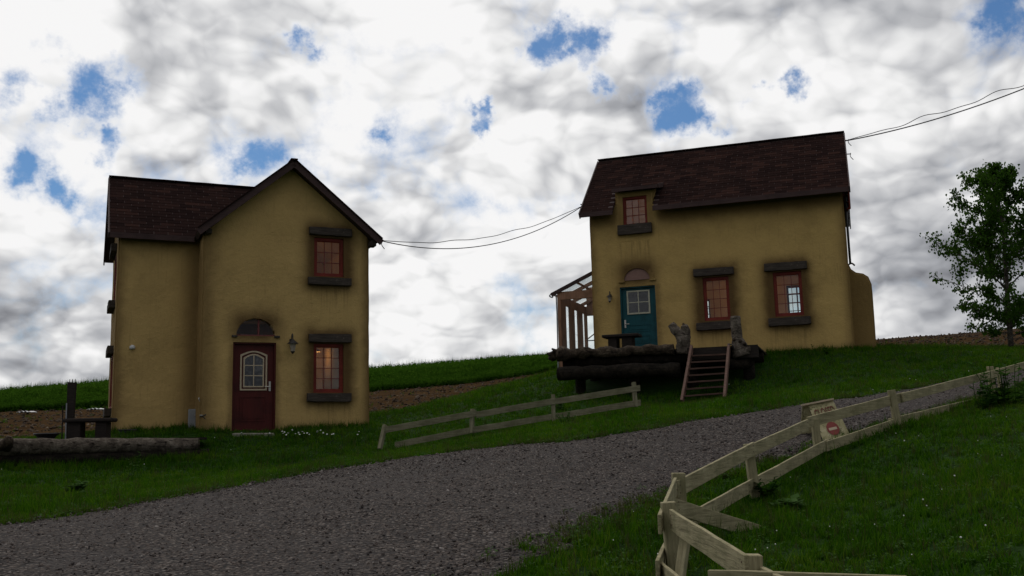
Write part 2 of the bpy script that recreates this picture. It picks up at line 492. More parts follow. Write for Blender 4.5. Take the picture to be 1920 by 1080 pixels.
def leafy(name, cols, trans=0.35, rough=0.6):
    m, t, p = new_mat(name)
    o = t.n['Material Output']
    oi = t.node('ShaderNodeObjectInfo').outputs['Random']
    ge = t.node('ShaderNodeNewGeometry').outputs['Random Per Island']
    pos = t.node('ShaderNodeNewGeometry').outputs['Position']
    patch = t.noise(pos, 0.9, 4, 0.6)
    r = t.math('ADD', t.math('MULTIPLY', t.math('FRACT', t.math('ADD', oi, ge)), 0.55), t.math('MULTIPLY', t.math('SUBTRACT', patch, 0.28), 1.0))
    k = len(cols) - 1
    c = t.ramp(r, [(i / k * 0.9 + 0.05, q) for i, q in enumerate(cols)])
    t.put(p.inputs['Base Color'], c)
    p.inputs['Roughness'].default_value = rough
    p.inputs['Specular IOR Level'].default_value = 0.0
    tl = t.node('ShaderNodeBsdfTranslucent'); t.put(tl.inputs[0], c)
    ms = t.node('ShaderNodeMixShader'); ms.inputs[0].default_value = trans
    t.l.new(p.outputs[0], ms.inputs[1]); t.l.new(tl.outputs[0], ms.inputs[2]); t.l.new(ms.outputs[0], o.inputs[0])
    return m
M['grass'] = leafy('meadow_grass', [(0.010, 0.036, 0.002), (0.030, 0.094, 0.003), (0.064, 0.155, 0.006), (0.14, 0.20, 0.018)])
M['dry_grass'] = leafy('dry_verge_grass', [(0.035, 0.045, 0.012), (0.06, 0.075, 0.02), (0.10, 0.09, 0.035)])
M['crop'] = leafy('field_crop_leaves', [(0.024, 0.062, 0.005), (0.045, 0.115, 0.009), (0.080, 0.165, 0.016)])
M['weed'] = leafy('weed_leaves', [(0.012, 0.038, 0.006), (0.03, 0.08, 0.012), (0.055, 0.12, 0.02)])
M['broad_leaf'] = leafy('broad_weed_leaves', [(0.03, 0.075, 0.014), (0.06, 0.12, 0.03), (0.10, 0.17, 0.06)])
M['tree_leaf'] = leafy('birch_leaves', [(0.022, 0.060, 0.007), (0.045, 0.105, 0.012), (0.080, 0.155, 0.020)], 0.45)
M['petal'] = simple('white_petals', (0.75, 0.75, 0.68), 0.6, 0.05)
M['yellow'] = simple('yellow_flower_heads', (0.55, 0.42, 0.06), 0.6, 0.1)

# ground materials
def ground_mat():
    m, t, p = new_mat('turf_soil')
    pos = t.node('ShaderNodeNewGeometry').outputs['Position']
    n = t.noise(pos, 0.7, 6, 0.65); n2 = t.noise(pos, 9, 6, 0.7)
    c = t.ramp(t.math('ADD', t.math('MULTIPLY', n, .5), t.math('MULTIPLY', n2, .5)),
               [(0.32, (0.010, 0.018, 0.004)), (0.48, (0.012, 0.036, 0.003)), (0.62, (0.020, 0.055, 0.005)), (0.74, (0.035, 0.04, 0.014))])
    t.put(p.inputs['Base Color'], c)
    p.inputs['Roughness'].default_value = 1.0
    p.inputs['Specular IOR Level'].default_value = 0.1
    bump(t, p, n2, 0.8, 0.06)
    return m
M['ground'] = ground_mat()

def gravel_mat():
    m, t, p = new_mat('road_gravel')
    pos = t.node('ShaderNodeNewGeometry').outputs['Position']
    v = t.node('ShaderNodeTexVoronoi'); v.inputs['Scale'].default_value = 34
    t.put(v.inputs['Vector'], pos)
    n = t.noise(pos, 1.1, 5, 0.6)
    cr, cg, cb = t.sep(v.outputs['Color'])
    c = t.ramp(cr, [(0.0, (0.028, 0.023, 0.021)), (0.5, (0.072, 0.056, 0.047)), (0.85, (0.118, 0.093, 0.078)), (1.0, (0.19, 0.165, 0.145))])
    c = t.mix(t.smooth(v.outputs['Distance'], 0.35, 0.75), c, (0.022, 0.018, 0.017))
    c = t.mix(t.math('MULTIPLY', t.smooth(n, 0.45, 0.72), 0.55), c, (0.05, 0.043, 0.040))
    t.put(p.inputs['Base Color'], c)
    p.inputs['Roughness'].default_value = 0.9
    p.inputs['Specular IOR Level'].default_value = 0.2
    bump(t, p, t.math('SUBTRACT', 1.0, v.outputs['Distance']), 1.0, 0.03)
    return m
M['gravel'] = gravel_mat()

def stone_mat():
    m, t, p = new_mat('crushed_stone')
    oi = t.node('ShaderNodeObjectInfo').outputs['Random']
    co = t.node('ShaderNodeTexCoord').outputs['Object']
    c = t.ramp(oi, [(0.0, (0.020, 0.016, 0.016)), (0.45, (0.068, 0.053, 0.045)), (0.8, (0.112, 0.088, 0.075)), (0.93, (0.16, 0.14, 0.125)), (1.0, (0.26, 0.23, 0.21))])
    t.put(p.inputs['Base Color'], c)
    p.inputs['Roughness'].default_value = 0.85
    p.inputs['Specular IOR Level'].default_value = 0.25
    return m
M['stones'] = stone_mat()

def soil_mat():
    m, t, p = new_mat('tilled_soil')
    pos = t.node('ShaderNodeNewGeometry').outputs['Position']
    rot = t.node('ShaderNodeVectorRotate'); rot.rotation_type = 'Z_AXIS'
    t.put(rot.inputs['Vector'], pos); rot.inputs['Angle'].default_value = R(12)
    rows = t.noise(t.vmath('MULTIPLY', rot.outputs[0], (0.12, 2.2, 1)), 1.0, 5, 0.65)
    n = t.noise(pos, 5.0, 7, 0.7)
    s = t.math('ADD', t.math('MULTIPLY', rows, .55), t.math('MULTIPLY', n, .45))
    c = t.ramp(s, [(0.33, (0.030, 0.018, 0.009)), (0.5, (0.060, 0.036, 0.018)), (0.62, (0.088, 0.054, 0.027)), (0.72, (0.15, 0.105, 0.06))])
    t.put(p.inputs['Base Color'], c)
    p.inputs['Roughness'].default_value = 1.0
    p.inputs['Specular IOR Level'].default_value = 0.0
    bump(t, p, s, 1.0, 0.15)
    return m
M['soil'] = soil_mat()

# ------------------------------------------------------------------ terrain
CTRL = [(0, 1080, 7.0), (430, 1080, 7.0), (960, 1080, 6.7), (0, 987, 9.5), (430, 912, 12.5), (822, 856, 13.6), (1200, 811, 14.2), (1500, 761, 15.8), (1920, 697, 19.0),
        (1240, 935, 9.7), (1405, 958, 9.9), (1540, 852, 12.0), (1660, 806, 13.0), (1760, 786, 14.3), (1920, 722, 17.0), (1500, 1080, 7.0), (1600, 1000, 8.0), (1900, 1080, 6.0), (1900, 900, 9.0), (1900, 790, 13.0),
        (1600, 888, 11.0), (-300, 960, 11.0), (2200, 700, 16.0), (2200, 1000, 6.5),
        (213, 812, 21.9), (374, 808, 22.0), (514, 808, 22.4), (693, 798, 23.5), (300, 862, 19.0), (0, 880, 18.0), (200, 888, 18.3),
        (715, 851, 18.6), (890, 821, 18.7), (1040, 799, 18.8), (1195, 775, 19.0), (1320, 757, 21.8), (1240, 765, 21.5), (1450, 700, 23.2), (1601, 657, 24.9), (1400, 690, 23.6), (1450, 740, 19.5),
        (1060, 742, 24.0), (1170, 752, 23.2), (1275, 756, 22.3), (1020, 728, 26), (1000, 712, 31),
        (1895, 655, 27), (1645, 655, 33), (1760, 658, 29), (2300, 640, 28),
        (1645, 638, 60), (1890, 620, 60), (2400, 600, 60), (1645, 647, 46), (1890, 636, 44),
        (100, 822, 24), (100, 800, 32), (0, 776, 47), (190, 770, 47), (-500, 800, 47), (695, 782, 28), (850, 748, 34), (695, 735, 50), (850, 722, 50), (1000, 703, 50), (1040, 692, 50), (400, 755, 50), (1200, 690, 48)]
cx, cz = [], []
for px, py, dd in CTRL:
    p = at(px, py, dd); cx.append((p.x, p.y)); cz.append(p.z)
for x, y, z in [(0, 0, -1.5), (-9, 0, -1.7), (9, 0, -1.2), (1.35, 4.8, -1.22), (1.05, 6.6, -1.06), (0, -12, -2.4), (-25, -8, -3), (25, -8, -.8), (-18, 8, -1.2), (22, 10, .6),
                (-30, 22, .0), (30, 25, 3.0), (-40, 60, 2.8), (45, 60, 6.6), (3, 31.5, 2.5), (9, 30, 2.55), (-5, 27, .75), (-9, 27, .55)]:
    cx.append((x, y)); cz.append(z)
cx = np.array(cx); cz = np.array(cz)
def tps(r): return np.where(r > 0, r * r * np.log(np.maximum(r, 1e-9)), 0.0)
Kc = tps(np.linalg.norm(cx[:, None] - cx[None], axis=2)) + np.eye(len(cx)) * 0.6
Pc = np.c_[np.ones(len(cx)), cx]
A = np.block([[Kc, Pc], [Pc.T, np.zeros((3, 3))]])
sol = np.linalg.solve(A, np.r_[cz, 0, 0, 0])
def bumps(X, Y):
    return (0.020 * np.sin(1.7 * X + 0.6 * Y + 1) * np.sin(1.1 * Y - 0.5 * X) + 0.012 * np.sin(3.7 * X - 1.9 * Y) * np.cos(2.9 * Y + .7 * X)
            + 0.006 * np.sin(7.1 * X + 2.3 * Y) * np.cos(6.3 * Y - 1.7 * X))
def zt_arr(X, Y):
    X = np.asarray(X, float); Y = np.asarray(Y, float); sh = X.shape
    X = X.ravel(); Y = Y.ravel()
    Xc = np.clip(X, -60, 60); Yc = np.clip(Y, -15, 62)
    Z = np.empty(len(X))
    for i in range(0, len(X), 20000):
        P = np.c_[Xc[i:i + 20000], Yc[i:i + 20000]]
        K = tps(np.linalg.norm(P[:, None] - cx[None], axis=2))
        Z[i:i + 20000] = K @ sol[:-3] + sol[-3] + P @ sol[-2:]
    r = np.hypot(X, Y)
    t = np.clip((Y - 60) / 60, 0, 1); t = t * t * (3 - 2 * t)
    Z = Z * (1 - t) + np.minimum(Z, 3.6) * t
    return (Z + bumps(X, Y)).reshape(sh)
def zt(x, y): return float(zt_arr([x], [y])[0])
def hit(px, py, dmax=80.0):
    r = ray(px, py); r = r / r.y
    ds = np.arange(3.0, dmax, 0.05)
    Z = zt_arr(r.x * ds, ds)
    k = np.argmax(Z > r.z * ds)
    dd = ds[k] if Z[k] > r.z * ds[k] else dmax
    return Vector((r.x * dd, dd, zt(r.x * dd, dd)))

def axis(spans):
    out_ = [spans[0][0]]
    for a, b, st in spans:
        n = max(1, int(round((b - a) / st)))
        out_ += [a + (b - a) * (i + 1) / n for i in range(n)]
    return np.array(out_)
def sheet(name, X, Y, Z, mat):
    ny, nx = X.shape
    me = bpy.data.meshes.new(name)
    me.vertices.add(nx * ny)
    me.vertices.foreach_set('co', np.c_[X.ravel(), Y.ravel(), Z.ravel()].ravel())
    i = np.arange(nx * ny).reshape(ny, nx)
    q = np.stack([i[:-1, :-1], i[:-1, 1:], i[1:, 1:], i[1:, :-1]], -1).reshape(-1, 4)
    me.loops.add(q.size); me.polygons.add(len(q))
    me.loops.foreach_set('vertex_index', q.ravel())
    me.polygons.foreach_set('loop_start', np.arange(0, q.size, 4))
    me.polygons.foreach_set('use_smooth', np.ones(len(q), bool))
    me.update(calc_edges=True)
    me.materials.append(mat)
    return link(name, me)
gx = axis([(-900, -100, 80), (-100, -30, 7), (-30, -14, 1.0), (-14, 16, 0.2), (16, 34, 1.0), (34, 100, 7), (100, 900, 80)])
gy = axis([(-300, -20, 40), (-20, 3, 2.3), (3, 32, 0.2), (32, 64, 0.8), (64, 130, 6), (130, 1500, 100)])
GX, GY = np.meshgrid(gx, gy)
ground = sheet('ground', GX, GY, zt_arr(GX, GY), M['ground'])
ground['kind'] = 'structure'

# gravel road, a ribbon between its two ragged edges
near_px = [(970, 1079), (1100, 1012), (1240, 940), (1340, 903), (1440, 870), (1540, 838), (1660, 800), (1780, 765), (1918, 724)]
far_px = [(2, 987), (150, 962), (300, 938), (500, 903), (700, 868), (822, 855), (990, 834), (1200, 811), (1387, 779), (1500, 761), (1640, 742), (1780, 716), (1918, 697)]
def resample(P, n):
    P = np.array(P); s = np.r_[0, np.cumsum(np.linalg.norm(np.diff(P, axis=0), axis=1))]
    t = np.linspace(0, s[-1], n)
    return np.c_[np.interp(t, s, P[:, 0]), np.interp(t, s, P[:, 1])]
ne = [hit(*p)[:2] for p in near_px]; fe = [hit(*p)[:2] for p in far_px]
ne = [(-16.0, -4.0), (-6, 0.8), (-1.8, 4.0)] + [tuple(v) for v in ne] + [(14.0, 21.0), (26, 29.0), (38, 36)]
fe = [(-30.0, 1.5), (-14, 6.6)] + [tuple(v) for v in fe] + [(13.0, 24.0), (25, 32.5), (37, 40)]
NR = 420
def smooth_poly(P, n):
    P = resample(P, n)
    for _ in range(6): P[1:-1] = (P[:-2] + P[1:-1] * 2 + P[2:]) / 4
    return P
ne = smooth_poly(ne, NR); fe = smooth_poly(fe, NR)
# align stations: nearest point of the far edge by monotone arc position
lat = (fe - ne); lat /= np.linalg.norm(lat, axis=1)[:, None]
sN = np.arange(NR)
wobn = 0.10 * np.sin(sN * .37) * np.sin(sN * .113 + 1) + 0.05 * np.sin(sN * 1.31 + 2) + 0.03 * np.sin(sN * 2.7)
wobf = 0.12 * np.sin(sN * .29 + 2) * np.sin(sN * .151) + 0.05 * np.sin(sN * 1.13) + 0.03 * np.sin(sN * 2.3 + 1)
NE = ne + lat * wobn[:, None]; FE = fe + lat * wobf[:, None]
T = np.linspace(0, 1, 34)
RX = NE[:, None, 0] * (1 - T) + FE[:, None, 0] * T
RY = NE[:, None, 1] * (1 - T) + FE[:, None, 1] * T
RZ = zt_arr(RX, RY) + 0.022 * np.minimum(1, np.minimum(T, 1 - T) * 14)[None, :] + 0.004
road = sheet('gravel_road', RX.T, RY.T, RZ.T, M['gravel'])
road['kind'] = 'structure'
road_poly = np.r_[NE, FE[::-1]]
def inside(poly, X, Y):
    r = np.zeros(len(X), bool)
    x0, y0 = poly[:, 0], poly[:, 1]; x1, y1 = np.roll(x0, -1), np.roll(y0, -1)
    for a, b, c, e in zip(x0, y0, x1, y1):
        if b == e: continue
        cond = ((b > Y) != (e > Y)) & (X < (c - a) * (Y - b) / (e - b) + a)
        r ^= cond
    return r

# tilled field behind the houses
def field(name, px_front, px_back, n=160, m_=60, lift=0.03):
    a = resample([tuple(p) for p in px_front], n); b = resample([tuple(p) for p in px_back], n)
    k = np.arange(n); a[:, 1] += 0.5 * np.sin(k * .5) * np.sin(k * .17) + 0.25 * np.sin(k * 1.7)
    T_ = np.linspace(0, 1, m_)
    X = a[:, None, 0] * (1 - T_) + b[:, None, 0] * T_; Y = a[:, None, 1] * (1 - T_) + b[:, None, 1] * T_
    Z = zt_arr(X, Y) + lift * np.minimum(1, T_ * 20)[None, :] + 0.01
    o = sheet(name, X.T[::-1], Y.T[::-1], Z.T[::-1], M['soil']); o['kind'] = 'structure'
    return np.r_[a, b[::-1]]
def gp(px, py, d_): p = at(px, py, d_); return (p.x, p.y)
soilA = field('tilled_field', [(-40, 27), gp(0, 822, 24.5), gp(200, 818, 25), gp(400, 800, 27), gp(695, 782, 28.3), gp(850, 746, 35), gp(960, 712, 43), gp(1010, 702, 49)],
              [(-52, 50), gp(0, 776, 48), gp(200, 770, 48), gp(400, 755, 50.5), gp(695, 735, 50.5), gp(850, 722, 50.5), gp(960, 706, 50.5), gp(1015, 700, 50.5)], lift=0.03)
soilB = field('tilled_field', [gp(1180, 680, 40), gp(1500, 665, 36), gp(1645, 655, 33), gp(1760, 655, 31.5), gp(1890, 652, 31), (28, 31), (60, 33)],
              [gp(1180, 665, 64), gp(1500, 645, 66), gp(1645, 637, 66), gp(1760, 628, 66), gp(1890, 620, 66), (55, 66), (80, 66)], lift=0.03)

# ------------------------------------------------------------------ scatter by geometry nodes
def scatter(name, pts, rot, scl, pick, sources, kind='stuff', parent=None):
    me = bpy.data.meshes.new(name)
    n = len(pts)
    me.vertices.add(n)
    me.vertices.foreach_set('co', np.asarray(pts, float).ravel())
    for an, ty, dat, key in (('rot', 'FLOAT_VECTOR', rot, 'vector'), ('scl', 'FLOAT_VECTOR', scl, 'vector')):
        a = me.attributes.new(an, ty, 'POINT'); a.data.foreach_set(key, np.asarray(dat, float).ravel())
    a = me.attributes.new('pick', 'INT', 'POINT'); a.data.foreach_set('value', np.asarray(pick, np.int32))
    o = link(name, me, parent)
    o['kind'] = kind
    col = bpy.data.collections.new(name + '_kinds')
    for i, s in enumerate(sources):
        so = bpy.data.objects.new('%s_kind_%02d' % (name, i), s); col.objects.link(so)
    ng = bpy.data.node_groups.new(name + '_scatter', 'GeometryNodeTree')
    ng.interface.new_socket('Geometry', in_out='INPUT', socket_type='NodeSocketGeometry')
    ng.interface.new_socket('Geometry', in_out='OUTPUT', socket_type='NodeSocketGeometry')
    gi = ng.nodes.new('NodeGroupInput'); go = ng.nodes.new('NodeGroupOutput')
    ci = ng.nodes.new('GeometryNodeCollectionInfo'); ci.inputs['Collection'].default_value = col
    ci.inputs['Separate Children'].default_value = True; ci.inputs['Reset Children'].default_value = True
    ip = ng.nodes.new('GeometryNodeInstanceOnPoints'); ip.inputs['Pick Instance'].default_value = True
    def na(nm, ty):
        q = ng.nodes.new('GeometryNodeInputNamedAttribute'); q.data_type = ty; q.inputs['Name'].default_value = nm; return q.outputs['Attribute']
    ng.links.new(gi.outputs[0], ip.inputs['Points']); ng.links.new(ci.outputs[0], ip.inputs['Instance'])
    ng.links.new(na('pick', 'INT'), ip.inputs['Instance Index'])
    er = ng.nodes.new('FunctionNodeEulerToRotation'); ng.links.new(na('rot', 'FLOAT_VECTOR'), er.inputs[0])
    ng.links.new(er.outputs[0], ip.inputs['Rotation']); ng.links.new(na('scl', 'FLOAT_VECTOR'), ip.inputs['Scale'])
    ng.links.new(ip.outputs[0], go.inputs[0])
    md = o.modifiers.new('scatter', 'NODES'); md.node_group = ng
    return o

rng = np.random.default_rng(5)
random.seed(5)
def tuft_mesh(name, mat, n=9, h=0.12, wd=0.006, spread=0.04, lean=0.5, segs=3):
    bm = bmesh.new()
    for _ in range(n):
        a = random.uniform(0, 6.283); r = random.uniform(0, spread)
        p = Vector((math.cos(a) * r, math.sin(a) * r, -0.015))
        b = random.uniform(0, 6.283); ln = random.uniform(0.15, lean); hh = h * random.uniform(0.55, 1.15)
        side = Vector((math.cos(b + 1.57), math.sin(b + 1.57), 0)); out_ = Vector((math.cos(b), math.sin(b), 0))
        prev = None
        for k in range(segs + 1):
            t = k / segs
            c = p + Vector((0, 0, hh * (t - 0.25 * ln * t * t))) + out_ * (hh * ln * t * t)
            wv = wd * (1 - t) ** 0.7
            if k < segs:
                cur = (bm.verts.new(c - side * wv), bm.verts.new(c + side * wv))
                if prev: bm.faces.new((prev[0], prev[1], cur[1], cur[0]))
                prev = cur
            else:
                v = bm.verts.new(c); bm.faces.new((prev[0], prev[1], v))
    return mesh_of(name, bm, mat)
def forb_mesh(name, mat, n=10, h=0.1, leaf=0.03):
    bm = bmesh.new()
    for _ in range(n):
        a = random.uniform(0, 6.283); out_ = Vector((math.cos(a), math.sin(a), 0)); side = Vector((-out_.y, out_.x, 0))
        z0 = random.uniform(0.2, 1) * h; r = random.uniform(0.01, 0.05); L = leaf * random.uniform(.6, 1.3)
        c = Vector((0, 0, z0)) + out_ * r
        tip = c + out_ * L + Vector((0, 0, L * random.uniform(-.4, .5)))
        mid = (c + tip) / 2
        bm.faces.new([bm.verts.new(v) for v in (c, mid - side * L * .35 + Vector((0, 0, .004)), tip, mid + side * L * .35 + Vector((0, 0, .004)))])
    return mesh_of(name, bm, mat)

def free_ground(X, Y):
    ok = ~inside(road_poly, X, Y)
    return ok
# house footprints (filled below) keep the grass off the floors
H1 = dict(o=Vector((-6.961, 21.849, 0.332)), t=0.4189)
H2 = dict(o=Vector((2.219, 27.087, 2.055)), t=-0.3278)
def loc2w(h, u, v, z): c, s = math.cos(h['t']), math.sin(h['t']); return Vector((h['o'].x + u * c - v * s, h['o'].y + u * s + v * c, h['o'].z + z))
def w2loc(h, X, Y):
    c, s = math.cos(h['t']), math.sin(h['t']); a = X - h['o'].x; b = Y - h['o'].y
    return a * c + b * s, -a * s + b * c
def uz(h, px, py, v=0.0):
    """pixel -> (u, z) on the house plane w = v"""
    r = ray(px, py); c, s = math.cos(h['t']), math.sin(h['t'])
    nrm = Vector((-s, c, 0)); k = (nrm.dot(h['o']) + v) / nrm.dot(r)
    P = r * k; d_ = P - h['o']
    return d_.x * c + d_.y * s, d_.z
def keep_off(X, Y):
    k = free_ground(X, Y)
    u, v = w2loc(H1, X, Y); k &= ~((u > 0) & (u < 3.86) & (v > 0) & (v < 4.2)) & ~((u > -1.76) & (u < .1) & (v > .92) & (v < 4.2))
    u, v = w2loc(H2, X, Y); k &= ~((u > 0) & (u < 6.8) & (v > 0) & (v < 4.2)) & ~((u > -1.4) & (u < 0.1) & (v > .5) & (v < 3.6))
    k &= ~((u > 0.1) & (u < 4.6) & (v > -3.1) & (v < 0))
    return k
def in_soil(X, Y): return inside(soilA, X, Y) | inside(soilB, X, Y)

def spread(x0, x1, y0, y1, dens):
    n = int((x1 - x0) * (y1 - y0) * dens)
    X = rng.uniform(x0, x1, n); Y = rng.uniform(y0, y1, n)
    vis = np.abs(X) < Y * 0.56 + 1.2
    return X[vis], Y[vis]
# soft value noise in numpy for patchiness
def patchy(X, Y, s=1.0, o=0.0):
    return (np.sin(X * .9 * s + 1.3 + o) * np.sin(Y * 1.1 * s + .4) + np.sin(X * 2.3 * s - Y * 1.7 * s + o) * .6 + np.sin(X * 4.1 * s + 2 + Y * 3.3 * s) * .35) / 1.95

def grass_pts():
    out_ = []
    for x0, x1, y0, y1, dn in ((-6, 8, 3.5, 10, 330), (-10, 11, 10, 16, 190), (-15, 15, 16, 26, 100), (-22, 22, 26, 36, 45), (-26, 30, 36, 52, 16)):
        X, Y = spread(x0, x1, y0, y1, dn); k = keep_off(X, Y); X, Y = X[k], Y[k]
        k = ~in_soil(X, Y) | (rng.random(len(X)) < 0.02); X, Y = X[k], Y[k]
        out_.append((X, Y, np.full(len(X), {330: 1.0, 190: 1.12, 100: 1.35, 45: 1.8, 16: 2.5}[dn])))
    return [np.concatenate(a) for a in zip(*out_)]
GXp, GYp, GS = grass_pts()
n = len(GXp)
pn = patchy(GXp, GYp)
hs = np.clip(0.75 + 0.35 * pn + 0.3 * rng.random(n), 0.3, 1.7)
# shorter where trodden, next to the road
pick = rng.integers(0, 5, n)
pick[rng.random(n) < 0.10] = 5
pick[(rng.random(n) < 0.10)] = 6
tufts = [tuft_mesh('grass_tuft', M['grass'], 11, 0.085, 0.0045, 0.05, 0.9) for _ in range(3)] + \
        [tuft_mesh('grass_tuft', M['grass'], 9, 0.12, 0.004, 0.05, 0.7), tuft_mesh('grass_tuft', M['grass'], 14, 0.055, 0.005, 0.06, 1.0)] + \
        [tuft_mesh('dry_tuft', M['dry_grass'], 7, 0.14, 0.003, 0.04, 0.6), forb_mesh('low_weed', M['broad_leaf'], 8, 0.05, 0.03)]
scatter('grass', np.c_[GXp, GYp, zt_arr(GXp, GYp)], np.c_[rng.normal(0, .12, n), rng.normal(0, .12, n), rng.uniform(0, 6.28, n)],
        np.c_[GS, GS, GS * hs], pick, tufts)

# ragged verge along the road edges
def verge():
    X, Y = [], []
    for E_, sgn in ((NE, 1), (FE, -1)):
        k = rng.integers(20, NR - 20, 9000); off = np.abs(rng.normal(0, .17, 9000)) * sgn - .05 * sgn
        p = E_[k] + rng.normal(0, .05, (9000, 2)) + lat[k] * off[:, None]
        X.append(p[:, 0]); Y.append(p[:, 1])
    return np.concatenate(X), np.concatenate(Y)
VX, VY = verge()
k = (VY > 4) & (VY < 30) & (patchy(VX, VY, 2.2) > -.25); VX, VY = VX[k], VY[k]; n = len(VX)
sv = 0.75 + VY * .02
scatter('verge_grass', np.c_[VX, VY, zt_arr(VX, VY) + .015], np.c_[rng.normal(0, .2, n), rng.normal(0, .2, n), rng.uniform(0, 6.28, n)],
        np.c_[sv, sv, sv * rng.uniform(.4, 1.1, n)], rng.choice([0, 1, 2, 2, 3], n), [tufts[4], tufts[0], tufts[5], tufts[6]])

# long uncut grass round the posts, walls and decks
LGX, LGY = [], []
def ring_of(p, n_, r_):
    LGX.extend(p[0] + rng.normal(0, r_, n_)); LGY.extend(p[1] + rng.normal(0, r_, n_))
def along(p, q, n_, r_):
    t = rng.random(n_); LGX.extend(p[0] + (q[0] - p[0]) * t + rng.normal(0, r_, n_)); LGY.extend(p[1] + (q[1] - p[1]) * t + rng.normal(0, r_, n_))
for px, py, dd in ((1268, 1108, 6.7), (1276, 1020, 8.0), (1416, 934, 10.1), (1534, 848, 12.1), (1684, 802, 13.1), (1864, 752, 16.3), (715, 840, 18.7), (884, 810, 18.8), (1038, 790, 18.9), (1192, 763, 19.1)):
    p = at(px, py, dd); ring_of((p.x, p.y), 16, .15)
for a, b in (((1268, 1000, 8.0), (1416, 930, 10.1)), ((1416, 930, 10.1), (1534, 848, 12.1)), ((1534, 848, 12.1), (1684, 802, 13.1)), ((1684, 802, 13.1), (1864, 752, 16.3)), ((1864, 752, 16.3), (1980, 720, 18.5)), ((715, 838, 18.6), (1192, 763, 19.1))):
    p, q = at(*a), at(*b); along(p, q, 70, .14)
for h_, u0_, v0_, u1_, v1_, n_ in ((H1, -1.8, .82, -.05, .82, 120), (H1, 0, -.1, .65, -.1, 50), (H1, 1.7, -.1, 3.9, -.1, 190), (H2, 4.4, -.15, 7.6, -.1, 260), (H2, -.3, -3.5, 3.0, -3.5, 160), (H2, -.2, -3.3, -.2, -.4, 120)):
    p, q = loc2w(h_, u0_, v0_, 0), loc2w(h_, u1_, v1_, 0); along(p, q, n_, .10)
p, q = at(-60, 880, 18.0), at(390, 865, 19.2); along(p, q, 420, .14)
# scattered rough clumps on the banks
for _ in range(130):
    px, py = rng.uniform(0, 1920), rng.uniform(700, 1078); hh_ = hit(px, py)
    if hh_.y < 34: ring_of((hh_.x, hh_.y), 9, .13)
LGX, LGY = np.array(LGX), np.array(LGY); k = keep_off(LGX, LGY) & ~in_soil(LGX, LGY); LGX, LGY = LGX[k], LGY[k]; n = len(LGX)
long_tufts = [tuft_mesh('long_tuft', M['grass'], 10, 0.20, 0.0045, 0.05, 0.55, 4) for _ in range(3)] + [tuft_mesh('long_dry_tuft', M['dry_grass'], 6, 0.24, 0.003, 0.04, 0.4, 4)]
sv = 0.75 + LGY * .018
scatter('long_grass', np.c_[LGX, LGY, zt_arr(LGX, LGY)], np.c_[rng.normal(0, .15, n), rng.normal(0, .15, n), rng.uniform(0, 6.28, n)], np.c_[sv, sv, rng.uniform(.5, 1.15, n)], rng.choice([0, 1, 2, 0, 1, 3], n), long_tufts)

# crushed stones on the road
def stone_mesh(i):
    bm = bmesh.new()
    bmesh.ops.create_icosphere(bm, subdivisions=1, radius=1)
    for v in bm.verts: v.co *= random.uniform(.6, 1.15)
    for v in bm.verts: v.co.z *= .65
    return mesh_of('road_stone', bm, M['stones'])
stones = [stone_mesh(i) for i in range(6)]
X, Y = spread(-9, 10, 4.5, 15, 420); X2, Y2 = spread(-12, 16, 15, 26, 120)
X = np.r_[X, X2]; Y = np.r_[Y, Y2]
k = inside(road_poly, X, Y); X, Y = X[k], Y[k]
k = rng.random(len(X)) < 0.72 + .3 * patchy(X, Y, 1.4, 2); X, Y = X[k], Y[k]; n = len(X)
ss = (0.0075 + 0.013 * rng.random(n) ** 3) * np.where(Y > 12, 1.25, 1)
scatter('gravel', np.c_[X, Y, zt_arr(X, Y) + .026], rng.uniform(0, 6.28, (n, 3)) * [.15, .15, 1], np.c_[ss * rng.uniform(.7, 1.4, n), ss, ss], rng.integers(0, 6, n), stones)

# clods and pale stones in the tilled field
X, Y = spread(-25, 30, 24, 62, 6); k = in_soil(X, Y); X, Y = X[k], Y[k]; n = len(X)
clod = []
for c_ in ((0.050, 0.031, 0.016), (0.13, 0.095, 0.06)):
    mt = simple('soil_clod', c_, 1.0, .3, 8)
    bm = bmesh.new(); bmesh.ops.create_icosphere(bm, subdivisions=1, radius=1)
    for v in bm.verts: v.co *= random.uniform(.6, 1.2); v.co.z *= .6
    clod.append(mesh_of('soil_clod', bm, mt))
ss = .03 + .06 * rng.random(n) ** 2
scatter('soil_clods', np.c_[X, Y, zt_arr(X, Y) + .04], rng.uniform(0, 6.28, (n, 3)) * [.2, .2, 1], np.c_[ss * 1.3, ss, ss], (rng.random(n) < .10).astype(int), clod)

# tall crop on the ridge
def crop_mesh():
    bm = bmesh.new()
    for s_ in range(3):
        bx_, by_ = random.uniform(-.22, .22), random.uniform(-.22, .22); H = random.uniform(.8, 1.05)
        for k in range(9):
            a = random.uniform(0, 6.283); z = H * (k + 1) / 9.5; L = .34 * (1 - .35 * k / 9) * random.uniform(.7, 1.2)
            o_ = Vector((math.cos(a), math.sin(a), 0)); sd_ = Vector((-o_.y, o_.x, 0)) * .030
            p0 = Vector((bx_, by_, z * .8)); p1 = p0 + o_ * L * .5 + Vector((0, 0, L * .45)); p2 = p0 + o_ * L + Vector((0, 0, L * .1))
            a0, a1 = bm.verts.new(p0 - sd_ * .5), bm.verts.new(p0 + sd_ * .5); b0, b1 = bm.verts.new(p1 - sd_), bm.verts.new(p1 + sd_); c0 = bm.verts.new(p2)
            bm.faces.new((a0, a1, b1, b0)); bm.faces.new((b0, b1, c0))
        tp = Vector((bx_, by_, H)); bm.faces.new([bm.verts.new(v) for v in (tp + Vector((-.012, 0, -.5)), tp + Vector((.012, 0, -.5)), tp + Vector((0, 0, .12)))])
    return mesh_of('crop_plant', bm, M['crop'])
crops = [crop_mesh() for _ in range(5)]
n = 15000
